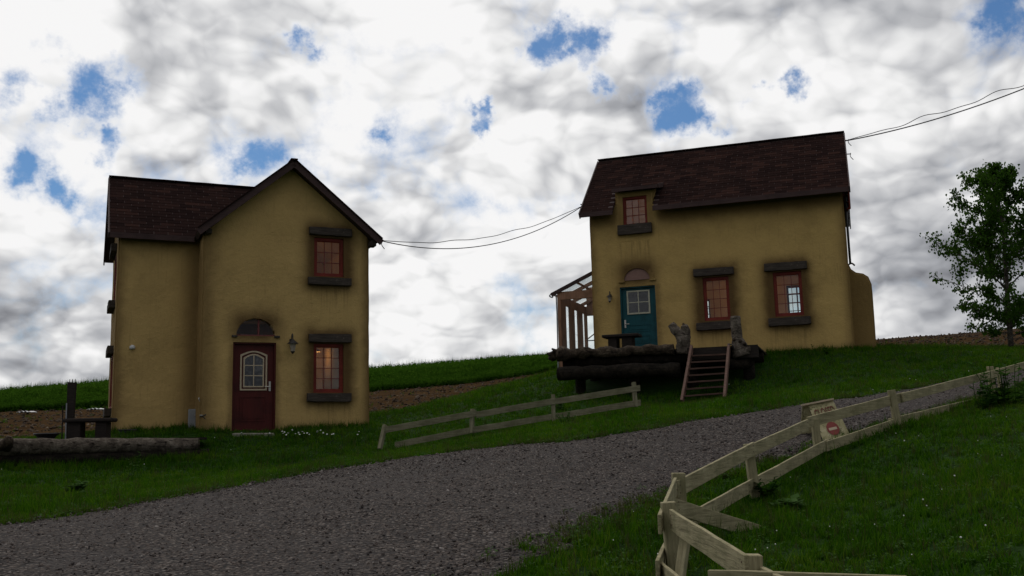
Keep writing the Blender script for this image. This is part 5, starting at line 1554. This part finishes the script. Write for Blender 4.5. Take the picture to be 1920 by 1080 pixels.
for k_ in range(4):
    c_ = a0 + (a1 - a0) * (.12 + .27 * k_) + perp * .15; g_ = zt(c_.x, c_.y)
    bm = bmesh.new(); tube(bm, [Vector((c_.x, c_.y, g_ - .25)), Vector((c_.x, c_.y, zdk - .05))], .12, 9, nz=.2, seed=k_); obj('post', bm, M['dark_log'], ld, smooth=True)
ll = thing('long_log', 'long pale peeled log lying along the low deck', 'log', (0, 0, 0))
pts = [P3(12 + (372 - 12) * i / 22, 838 - 4 * i / 22, 18.4 + 1.1 * i / 22) + Vector((0, 0, random.uniform(-.006, .006))) for i in range(-4, 23)]
bm = bmesh.new(); tube(bm, pts, [.165 - .0012 * i + .006 * math.sin(i * 1.7) for i in range(len(pts))], 16, nz=.16, nfreq=4); obj('trunk', bm, M['pale_log'], ll, smooth=True)
bm = bmesh.new(); c_ = P3(373, 834, 19.48); tube(bm, [c_, c_ + dirp * .012], .135, 14); obj('cut_end', bm, M['log'], ll)
for i_ in range(22):
    k_ = random.randint(5, 25); c_ = pts[k_] + Vector((random.uniform(-.1, .1), -.13, random.uniform(.0, .09)))
    bm = bmesh.new(); bmesh.ops.create_icosphere(bm, subdivisions=1, radius=.022, matrix=Matrix.Translation(c_) @ Matrix.Diagonal((1.5, .8, .6, 1))); obj('knot', bm, M['log'], ll)
bm = bmesh.new(); tube(bm, [P3(8, 838, 18.3), P3(14, 825, 18.2), P3(18, 818, 18.2)], [.14, .10, .06], 10, nz=.5); obj('branch_stub', bm, M['log'], ll, smooth=True)
# table on the low deck
tb = thing('plank_table', 'dark slab legged table on the low deck beside the left post', 'table', (P3(160, 822, 19.9).x, 20.1, zdk + .02), .1)
Lh = (P3(205, 790, 19.9) - P3(116, 790, 19.9)).x / 2; Hh = P3(160, 784, 19.9).z - zdk - .02
bm = bmesh.new(); box(bm, (-Lh, -.22, Hh - .08), (Lh, .22, Hh), .02); obj('tabletop', bm, M['dark_timber'], tb)
for c_, wd_ in ((-Lh + .22, .24), (Lh - .22, .22)):
    bm = bmesh.new(); box(bm, (c_ - wd_ / 2, -.16, 0), (c_ + wd_ / 2, .16, Hh - .08), .01); obj('leg', bm, M['dark_timber'], tb)
# board post with pickets
bp = thing('board_post', 'dark upright board with ragged picket tips left of the side wing', 'post', P3(129, 822, 20.6))
hb = P3(129, 716, 20.6).z - P3(129, 822, 20.6).z
bm = bmesh.new(); hexa(bm, [(-.07, 0, -.1), (.06, 0, -.1), (.09, 0, hb - .02), (-.08, 0, hb)], (0, 1, 0), .07); obj('board', bm, M['dark_timber'], bp)
for x in (-.05, .01, .065):
    bm = bmesh.new(); tube(bm, [(x, .03, hb - .05), (x + .005, .03, hb + .06)], [.014, .006], 5); obj('tip', bm, M['dark_timber'], bp)
for x, z in ((-.12, hb * .58), (-.045, hb * .62)):
    bm = bmesh.new(); tube(bm, [(x, -.05, -.1), (x - .01, -.05, z)], .013, 6); obj('rod', bm, M['grey_plastic'] if x > -.1 else M['dark_timber'], bp)
# bowl planter and low box
bw = thing('bowl_planter', 'dark shallow bowl planter behind the long pale log', 'planter', P3(87, 824, 19.7))
bm = bmesh.new(); bmesh.ops.create_cone(bm, cap_ends=True, segments=16, radius1=.13, radius2=.23, depth=.11, matrix=Matrix.Translation((0, 0, .055))); obj('bowl', bm, M['iron'], bw)
bm = bmesh.new(); pts = [(.225 * math.cos(i * .3927), .225 * math.sin(i * .3927), .11) for i in range(17)]; tube(bm, pts, .018, 6); obj('rim', bm, M['iron'], bw)
for k_ in range(3):
    bm = bmesh.new(); a = k_ * 2.1; box(bm, (.1 * math.cos(a) - .02, .1 * math.sin(a) - .02, -.05), (.1 * math.cos(a) + .02, .1 * math.sin(a) + .02, .01)); obj('foot', bm, M['iron'], bw)
lb = thing('drain_cover', 'small black raised box at the foot of the wing wall', 'box', loc2w(H1, uz(H1, 239, 812, WS - .3)[0], WS - .25, .0), H1['t'])
bm = bmesh.new(); box(bm, (-.17, -.1, -.1), (.17, .1, .07), .01); obj('body', bm, M['iron'], lb)
bm = bmesh.new(); box(bm, (-.19, -.12, .071), (.19, .12, .10), .006); obj('lid', bm, M['iron'], lb)
# white sheets lying in the field
for (px, py, dd, lab) in ((50, 778, 45, 'white rag lying in the soil near the left frame edge'), (180, 769, 46, 'white strip lying in the soil beside the side wing')):
    p = P3(px, py, dd); p.z = zt(p.x, p.y) + .05
    bm = bmesh.new(); bmesh.ops.create_grid(bm, x_segments=8, y_segments=3, size=.5)
    for v in bm.verts: v.co = Vector((v.co.x * .65, v.co.y * .6, .1 * abs(noise.noise(v.co * 4)) + .08))
    bmesh.ops.solidify(bm, geom=bm.faces[:], thickness=.02)
    o = obj('white_sheet', bm, M['white_plastic']); o.location = p; tag(o, lab, 'sheet')

# ============================================================ FENCES
def board3(parent, name, A_, B_, hh, thick=.025, mat=None, segs=6, sag=0.0):
    """vertical board whose TOP edge runs A_ -> B_"""
    A_, B_ = Vector(A_), Vector(B_)
    dn = Vector((0, 0, -1)); dr = (B_ - A_); hd = Vector((dr.x, dr.y, 0)).normalized(); nr_ = Vector((-hd.y, hd.x, 0))
    L_ = dr.length
    ctr = (A_ + B_) / 2
    bm = bmesh.new(); rings = []
    for i in range(segs + 1):
        t = i / segs; c_ = A_ + dr * t - ctr + Vector((0, 0, -sag * 4 * t * (1 - t) + random.uniform(-.0025, .0025)))
        # local frame along the board so the grain runs lengthwise
        rings.append([bm.verts.new(c_ + nr_ * (s_ * thick / 2) + dn * k_) for s_, k_ in ((-1, 0), (1, 0), (1, hh), (-1, hh))])
    for r0, r1 in zip(rings, rings[1:]):
        for i in range(4): bm.faces.new((r0[i], r0[(i + 1) % 4], r1[(i + 1) % 4], r1[i]))
    bm.faces.new(rings[0][::-1]); bm.faces.new(rings[-1])
    bmesh.ops.recalc_face_normals(bm, faces=bm.faces[:])
    bmesh.ops.bevel(bm, geom=[e for e in bm.edges if len(e.link_faces) == 2 and e.calc_face_angle(0) > 1.0], offset=.003, segments=1, affect='EDGES')
    ang = math.atan2(hd.y, hd.x)
    bmesh.ops.rotate(bm, verts=bm.verts[:], matrix=Matrix.Rotation(-ang, 3, 'Z'))
    pitch_ = math.atan2(dr.z, math.hypot(dr.x, dr.y))
    o = obj(name, bm, mat, parent)
    o.matrix_basis = Matrix.Translation(ctr - parent.location) @ Matrix.Rotation(ang, 4, 'Z')
    return o
def post3(parent, top, bot, wd=.085, mat=None, cap=True):
    top, bot = Vector(top), Vector(bot); o0 = parent.location
    L_ = (top - bot).length; bm = bmesh.new(); bar(bm, Vector((0, 0, 0)), Vector((L_, 0, 0)), wd, wd * .95, segs=3, jit=.002)
    bmesh.ops.bevel(bm, geom=bm.edges[:], offset=.004, segments=1, affect='EDGES')
    o = obj('post', bm, mat, parent); o.matrix_basis = Matrix.Translation(bot - o0) @ (top - bot).to_track_quat('X', 'Y').to_matrix().to_4x4()
    return o

# far fence between the cottages
lf = thing('rail_fence', 'weathered two rail wooden fence on the grass between the cottages', 'fence', P3(720, 830, 18.7))
FM = M['fence_far']
dF = lambda px: 18.6 + (px - 720) / 480 * .5
posts = [((722, 797), (712, 842)), ((886, 767), (884, 812)), ((1037, 740), (1038, 790)), ((1188, 717), (1192, 763))]
for (tx, ty), (bx_, by_) in posts: post3(lf, P3(tx, ty, dF(tx) + .06), P3(bx_, by_, dF(bx_) + (.0 if tx > 730 else -.1)), .075, FM)
for (x0, y0), (x1, y1) in (((719, 801), (893, 769)), ((893, 772), (1042, 746)), ((1036, 748), (1200, 722)), ((740, 829), (887, 800)), ((884, 801), (1046, 774)), ((1044, 775), (1201, 749))):
    board3(lf, 'rail', P3(x0, y0, dF(x0)), P3(x1, y1, dF(x1)), .115, mat=FM)

# near fence along the road on the right
nf = thing('rail_fence', 'cream painted two rail fence bending round the near grass bank', 'fence', P3(1270, 1030, 8.0))
NM = M['fence']
def PP(px, py, d_, w_=.085): return P3(px, py, d_)
# corner posts
post3(nf, PP(1252, 941, 6.7), PP(1268, 1108, 6.7), .095, NM)
post3(nf, PP(1272, 887, 8.0), PP(1276, 1020, 8.0), .10, NM)
post3(nf, PP(1409, 1040, 5.0), PP(1415, 1330, 5.0), .092, NM)
post3(nf, PP(1403, 832, 10.1), PP(1416, 934, 10.1), .09, NM)
post3(nf, PP(1527, 786, 12.1), PP(1534, 848, 12.1), .085, NM)
post3(nf, PP(1671, 731, 13.1), PP(1684, 802, 13.1), .085, NM)
post3(nf, PP(1856, 687, 16.3), PP(1864, 752, 16.3), .085, NM)
post3(nf, PP(1870, 690, 16.8), PP(1878, 752, 16.6), .05, NM)
post3(nf, PP(1960, 655, 18.3), PP(1962, 722, 18.3), .085, NM)
RAILS = [((1268, 902, 7.9), (1412, 829, 10.0), .13), ((1396, 838, 9.85), (1514, 786, 11.9), .13), ((1513, 782, 12.0), (1695, 735, 13.3), .13), ((1691, 737, 13.2), (1870, 692, 16.4), .12), ((1862, 694, 16.2), (2010, 655, 18.9), .12),
         ((1290, 962, 8.2), (1404, 901, 10.0), .125), ((1398, 904, 9.9), (1551, 823, 12.1), .125), ((1548, 828, 12.0), (1675, 786, 13.0), .12), ((1666, 785, 13.05), (1840, 744, 16.0), .12), ((1836, 746, 16.0), (1990, 706, 18.6), .12)]
for a, b, hh in RAILS: board3(nf, 'rail', PP(*a), PP(*b), hh, mat=NM)
board3(nf, 'rail', PP(1236, 965, 6.55), PP(1266, 895, 7.9), .125, mat=NM)
board3(nf, 'rail', PP(1232, 1050, 6.3), PP(1262, 985, 7.8), .12, mat=NM)
board3(nf, 'rail', PP(1262, 934, 7.85), PP(1428, 986, 8.6), .125, mat=NM)
board3(nf, 'rail', PP(1258, 955, 6.62), PP(1400, 1041, 4.95), .135, mat=NM)
board3(nf, 'rail', PP(1238, 1052, 6.5), PP(1300, 1105, 5.5), .13, mat=NM)
board3(nf, 'rail', PP(1328, 1068, 4.85), PP(1700, 1080, 4.4), .13, mat=NM)
board3(nf, 'rail', PP(1418, 1058, 5.1), PP(1470, 1082, 4.5), .13, mat=NM)
post3(nf, PP(1286, 1000, 6.5), PP(1268, 1130, 6.3), .06, NM)

# rusty nail heads where the near rails meet their posts
M['nail'] = simple('rusty_nail', (0.08, 0.035, 0.02), .8, .3, 30)
for rl in [c for c in nf.children if c.name.startswith('rail')]:
    xs_ = [v.co.x for v in rl.data.vertices]
    zc_ = sum(v.co.z for v in rl.data.vertices) / len(xs_)
    bm = bmesh.new()
    for x in (min(xs_) + .05, max(xs_) - .05):
        e_ = sorted(rl.data.vertices, key=lambda v: abs(v.co.x - x))[:8]; zc_ = sum(v.co.z for v in e_) / 8
        for dz2 in (-.03, .03): bmesh.ops.create_cone(bm, cap_ends=True, segments=6, radius1=.005, radius2=.005, depth=.004, matrix=Matrix.Translation((x, -.0135, zc_ + dz2)) @ Matrix.Rotation(R(90), 4, 'X'))
    nl = obj('nails', bm, M['nail'], rl); nl['kind'] = 'stuff'
# ============================================================ A-FRAME SIGN
sg = thing('sandwich_board', 'mossy cream A-frame board with a red no entry disc behind the fence', 'sign', P3(1545, 840, 12.9))
def q3(px, py, d_): return P3(px, py, d_)
def sign_mat():
    m, t, p = new_mat('mossy_cream_board')
    co = t.node('ShaderNodeTexCoord').outputs['Object']
    c = t.ramp(t.noise(co, 9, 6, .7), [(.3, (.20, .18, .08)), (.5, (.38, .34, .18)), (.7, (.52, .46, .29))])
    c = t.mix(t.smooth(t.noise(co, 13, 6, .75), .52, .60), c, (.10, .10, .035))
    t.put(p.inputs['Base Color'], c); p.inputs['Roughness'].default_value = .85
    return m
SM = sign_mat()
TLq, TRq, BRq, BLq = q3(1515, 760, 13.0), q3(1561, 749, 12.9), q3(1602, 832, 12.55), q3(1551, 843, 12.6)
nS = (TRq - TLq).cross(BLq - TLq).normalized()
if nS.y > 0: nS = -nS
def panel(name, q, mat, t_=.018, parent=sg):
    bm = bmesh.new(); o0 = parent.location; n_ = (q[1] - q[0]).cross(q[3] - q[0]).normalized()
    if n_.y < 0: n_ = -n_
    hexa(bm, [p - o0 for p in q], n_, t_); return obj(name, bm, mat, parent)
panel('front_panel', [TLq, TRq, BRq, BLq], SM)
panel('rear_panel', [q3(1504, 761, 13.05), q3(1559, 750, 12.95), q3(1560, 838, 13.35), q3(1498, 847, 13.2)], SM)
bm = bmesh.new(); bar(bm, q3(1502, 760, 13.03) - sg.location, q3(1563, 748, 12.88) - sg.location, .055, .022); obj('top_bar', bm, M['cream'], sg)
def on_panel(s_, t_, lift=.004):
    p = TLq * (1 - s_) * (1 - t_) + TRq * s_ * (1 - t_) + BRq * s_ * t_ + BLq * (1 - s_) * t_
    return p + nS * lift - sg.location
RED = simple('faded_red_paint', (.22, .035, .028), .7, .2, 20); LET = simple('dark_red_lettering', (.13, .03, .018), .8, .2, 20)
bm = bmesh.new(); c0 = (.52, .60)
vs_ = [bm.verts.new(on_panel(c0[0] + .225 * math.cos(a * math.pi / 16), c0[1] + .145 * math.sin(a * math.pi / 16))) for a in range(32)]
bm.faces.new(vs_); dsc = obj('no_entry_disc', bm, RED, sg)
bm = bmesh.new(); bm.faces.new([bm.verts.new(on_panel(x, y, .006)) for x, y in ((.37, .58), (.67, .58), (.67, .635), (.37, .635))]); obj('white_bar', bm, M['cream'], dsc)
tc_ = bpy.data.curves.new('lettering', 'FONT'); tc_.body = 'CLOSED'; tc_.size = 1; tc_.offset = .012
to = bpy.data.objects.new('lettering', tc_); C.objects.link(to)
dg = bpy.context.evaluated_depsgraph_get(); dg.update()
tm = bpy.data.meshes.new_from_object(to.evaluated_get(dg)); bpy.data.objects.remove(to)
xs = [v.co.x for v in tm.vertices]; ys = [v.co.y for v in tm.vertices]
for v in tm.vertices:
    s_ = .12 + .78 * (v.co.x - min(xs)) / (max(xs) - min(xs)); t_ = .31 - .18 * (v.co.y - min(ys)) / (max(ys) - min(ys))
    v.co = on_panel(s_, t_, .005)
tm.materials.clear(); tm.materials.append(LET)
link('lettering', tm, sg)

# ============================================================ WIRES
def wires(name, label, A_, B_, sags, rads, wig):
    t = thing(name, label, 'cable')
    for sg_, r_, wg in zip(sags, rads, wig):
        pts = []
        for i in range(61):
            k_ = i / 60; p = A_ + (B_ - A_) * k_; p = p + Vector((0, 0, -4 * sg_ * k_ * (1 - k_) + wg * (math.sin(k_ * 23) + .6 * math.sin(k_ * 41 + 1)) * math.sin(math.pi * k_)))
            pts.append(p)
        bm = bmesh.new(); tube(bm, pts, r_, 6); obj('wire', bm, M['cable'], t, smooth=True)
A_ = loc2w(H1, ER, -.1, 4.53); B_ = loc2w(H2, U0R - .02, .1, 4.46)
wires('overhead_cable', 'pair of thin black cables sagging between the two cottages', A_, B_, (.62, .40), (.012, .009), (.0, .018))
A_ = loc2w(H2, U1R + .02, 1.95, 6.0); B_ = P3(2060, 105, 24)
wires('overhead_cable', 'black cables rising from the right gable of the hill cottage', A_, B_, (.25, .10), (.016, .010), (.0, .045))
def bracket(h, u, v, z, label):
    t = thing('wire_bracket', label, 'bracket', loc2w(h, u, v, z), h['t'])
    bm = bmesh.new(); tube(bm, [(-.08, 0, 0), (.07, 0, -.01)], .014, 6); obj('arm', bm, M['iron'], t)
    bm = bmesh.new(); tube(bm, spline([(.06, 0, .02), (.05, 0, -.08), (.12, 0, -.18)], 4), .010, 6); obj('loose_end', bm, M['cable'], t)
bracket(H1, ER + .02, -.1, 4.5, 'small wire bracket under the right eave of the gabled cottage')
bracket(H2, U1R + .06, 1.95, 6.02, 'wire bracket near the ridge of the hill cottage')
bracket(H2, U1R + .08, 1.7, 5.55, 'small peg below the ridge on the right gable of the hill cottage')
bracket(H2, U0R - .02, .1, 4.5, 'wire bracket at the left eave of the hill cottage')

# ============================================================ TREE
tr0 = P3(1896, 655, 26.5); tz = zt(tr0.x, tr0.y)
tree = thing('birch_tree', 'small leafy birch with drooping leaves on the hill by the right edge', 'tree', (tr0.x, tr0.y, tz))
HT = P3(1893, 318, 26.5).z - tz
random.seed(11)
def tp_(k_): return Vector((.10 * math.sin(k_ * 3), .06 * math.sin(k_ * 5), HT * k_))
bm = bmesh.new(); tube(bm, [tp_(i / 16) - Vector((0, 0, .2 if i == 0 else 0)) for i in range(17)], [.075 * (1 - i / 17) + .006 for i in range(17)], 8, nz=.1); obj('trunk', bm, M['trunk'], tree, smooth=True)
lv = bmesh.new()
def leaf(c_, sz):
    ax = Vector((random.gauss(0, .5), random.gauss(0, .5), -1)).normalized()
    sd_ = ax.cross(Vector((random.gauss(0, 1), random.gauss(0, 1), random.gauss(0, .4)))).normalized()
    nn = ax.cross(sd_)
    w_ = sz * .42
    a = lv.verts.new(c_); b = lv.verts.new(c_ + ax * sz * .38 + sd_ * w_ + nn * sz * .08); c2 = lv.verts.new(c_ + ax * sz); d2 = lv.verts.new(c_ + ax * sz * .38 - sd_ * w_ + nn * sz * .08)
    lv.faces.new((a, b, c2)); lv.faces.new((a, c2, d2))
bl_ = bmesh.new()
def branch(p, dr, L_, r_, depth):
    n_ = 7; pts = [p]; d_ = dr.normalized()
    for i in range(n_):
        d_ = (d_ + Vector((random.gauss(0, .12), random.gauss(0, .12), random.gauss(.05, .08)))).normalized()
        pts.append(pts[-1] + d_ * L_ / n_)
    tube(bl_, pts, [r_ * (1 - i / (n_ + 1)) + .002 for i in range(n_ + 1)], 5, caps=False)
    for i in range(1, n_ + 1):
        if depth < 2:
            for _ in range(2 if depth == 0 else 2):
                if i > 1 and random.random() < (.70 if depth == 0 else .22):
                    sd_ = Vector((random.gauss(0, 1), random.gauss(0, 1), random.gauss(.1, .5))).normalized()
                    branch(pts[i], (d_ * .8 + sd_), L_ * random.uniform(.20, .42), r_ * .45, depth + 1)
        if depth >= 1 or i > 3:
            m_ = 3 if depth <= 1 else 3
            for _ in range(m_):
                if random.random() < .75:
                    q = pts[i - 1].lerp(pts[i], random.random()) + Vector((random.gauss(0, .07), random.gauss(0, .07), random.gauss(-.02, .06)))
                    leaf(q, random.uniform(.05, .095))
nb_ = 42
for i in range(nb_):
    k_ = .07 + .92 * (i / nb_)
    a = i * 2.4 + random.uniform(-.3, .3)
    # widest low and mid, tapering to the tip
    L_ = 2.0 * (1 - ((k_ - .30) / .78) ** 2 if k_ > .30 else .75 + (k_ - .13) * 1.4) * random.uniform(.6, 1.1)
    L_ = max(L_, .35)
    branch(tp_(k_), Vector((math.cos(a), math.sin(a), random.uniform(.25, .7) if k_ > .3 else random.uniform(-.05, .3))), L_, .024 * (1 - k_ * .6), 0)
obj('branches', bl_, M['trunk'], tree)
cr_ = obj('crown', lv, M['tree_leaf'], tree); cr_['kind'] = 'stuff'

# ============================================================ WEEDS AND FLOWERS
random.seed(21)
def weed(name, label, cat, px, py, d_, h_, nst, leaf_sz, mat='weed', heads=None, group=None, spread_=.1, narrow=.3):
    p = P3(px, py, d_); z = zt(p.x, p.y)
    t = thing(name, label, cat, (p.x, p.y, z), 0, group)
    bs = bmesh.new(); bl2 = bmesh.new(); bh = bmesh.new()
    for _ in range(nst):
        a = random.uniform(0, 6.28); q0 = Vector((math.cos(a), math.sin(a), 0)) * random.uniform(0, spread_); hh = h_ * random.uniform(.6, 1.05)
        tip = q0 * (1.6) + Vector((random.gauss(0, .05), random.gauss(0, .05), hh)); mid = (q0 + tip) / 2 + Vector((random.gauss(0, .02), random.gauss(0, .02), 0))
        pts = spline([q0 - Vector((0, 0, .03)), mid, tip], 4); tube(bs, pts, .005, 5)
        for i in range(1, len(pts)):
            for __ in range(2):
                b = random.uniform(0, 6.28); o_ = Vector((math.cos(b), math.sin(b), random.uniform(-.1, .5))); L_ = leaf_sz * random.uniform(.6, 1.2) * (1.1 - .5 * i / len(pts)); sd_ = o_.cross(Vector((0, 0, 1))).normalized() * L_ * narrow
                c_ = pts[i]; bl2.faces.new([bl2.verts.new(v) for v in (c_, c_ + o_ * L_ * .5 + sd_, c_ + o_ * L_, c_ + o_ * L_ * .5 - sd_)])
        if heads:
            bmesh.ops.create_cone(bh, cap_ends=True, segments=8, radius1=heads, radius2=heads * .8, depth=.008, matrix=Matrix.Translation(tip) @ Matrix.Rotation(random.gauss(0, .5) + .6, 4, 'X'))
    obj('stem', bs, M['weed'], t); obj('leaves', bl2, M[mat], t)
    if heads: obj('flower_heads', bh, M['petal'], t)
    else: bh.free()
    return t
weed('leafy_weed', 'broad pale leafed weed in the dark grass before the low deck', 'weed', 143, 922, 12.6, .16, 7, .15, 'broad_leaf', narrow=.42)
weed('leafy_weed', 'upright pale weed before the beams of the low deck', 'weed', 250, 890, 17.0, .45, 4, .12, 'broad_leaf', narrow=.22)
weed('leafy_weed', 'bushy dark weed growing up through the lower rail of the near fence', 'weed', 1432, 918, 10.1, .22, 9, .10, 'weed', narrow=.38)
weed('leafy_weed', 'wide silvery leafed weed on the grass beside the near fence', 'weed', 1470, 935, 9.6, .08, 8, .17, 'broad_leaf', narrow=.42)
weed('leafy_weed', 'yellow flecked weed in front of the lower rail of the weathered fence', 'weed', 1060, 792, 18.2, .25, 9, .09, 'broad_leaf', narrow=.3)
weed('leafy_weed', 'pale leafy weed left of the raised deck post', 'weed', 1048, 722, 22.5, .45, 6, .13, 'broad_leaf', narrow=.3)
weed('leafy_weed', 'small weed at the wall foot under the right window of the hill cottage', 'weed', 1524, 662, 24.4, .28, 4, .09, 'weed')
weed('leafy_weed', 'small weed at the wall foot beside the swept buttress', 'weed', 1548, 660, 24.4, .26, 4, .09, 'weed')
weed('tall_weed', 'tall dark weed clump around the leaning fence post by the right edge', 'weed', 1880, 760, 15.2, .62, 20, .17, 'weed', spread_=.45)
weed('tall_weed', 'tall weed stem clump left of the fence post by the right edge', 'weed', 1846, 768, 14.8, .42, 10, .14, 'weed', spread_=.18)
for i, (px, py) in enumerate(((1765, 655), (1777, 657), (1791, 655))):
    weed('tall_weed', ('thin dry stalk', 'middle thin dry stalk', 'right thin dry stalk')[i] + ' at the edge of the soil field left of the birch', 'weed', px, py, 28.5, .38, 2, .05, 'weed', spread_=.04)
for i, (px, py) in enumerate(((530, 812), (542, 812), (558, 808), (567, 815), (583, 807), (590, 816), (529, 820), (497, 818), (455, 822), (679, 822), (573, 803), (610, 812), (622, 806))):
    weed('white_daisy', 'white daisy in the grass at the foot of the gabled cottage', 'flower', px, py + 8, 21.0 + random.uniform(0, .6), .14, 2, .05, 'weed', heads=.019, group='white daisies below the gabled cottage')
# white clover heads dotted over the banks
bm = bmesh.new()
for _ in range(80):
    px, py = random.uniform(0, 1920), random.uniform(700, 1078)
    if random.random() < .35: px, py = random.uniform(1300, 1900), random.uniform(700, 1078)
    h_ = hit(px, py)
    if h_.y > 40: continue
    if not keep_off(np.array([h_.x]), np.array([h_.y]))[0] or in_soil(np.array([h_.x]), np.array([h_.y]))[0]: continue
    s_ = random.uniform(.003, .0065) * (1 + h_.y * .03)
    bmesh.ops.create_icosphere(bm, subdivisions=1, radius=s_, matrix=Matrix.Translation(h_ + Vector((0, 0, random.uniform(.06, .12)))))
cf = obj('clover_flowers', bm, M['petal']); cf['kind'] = 'stuff'
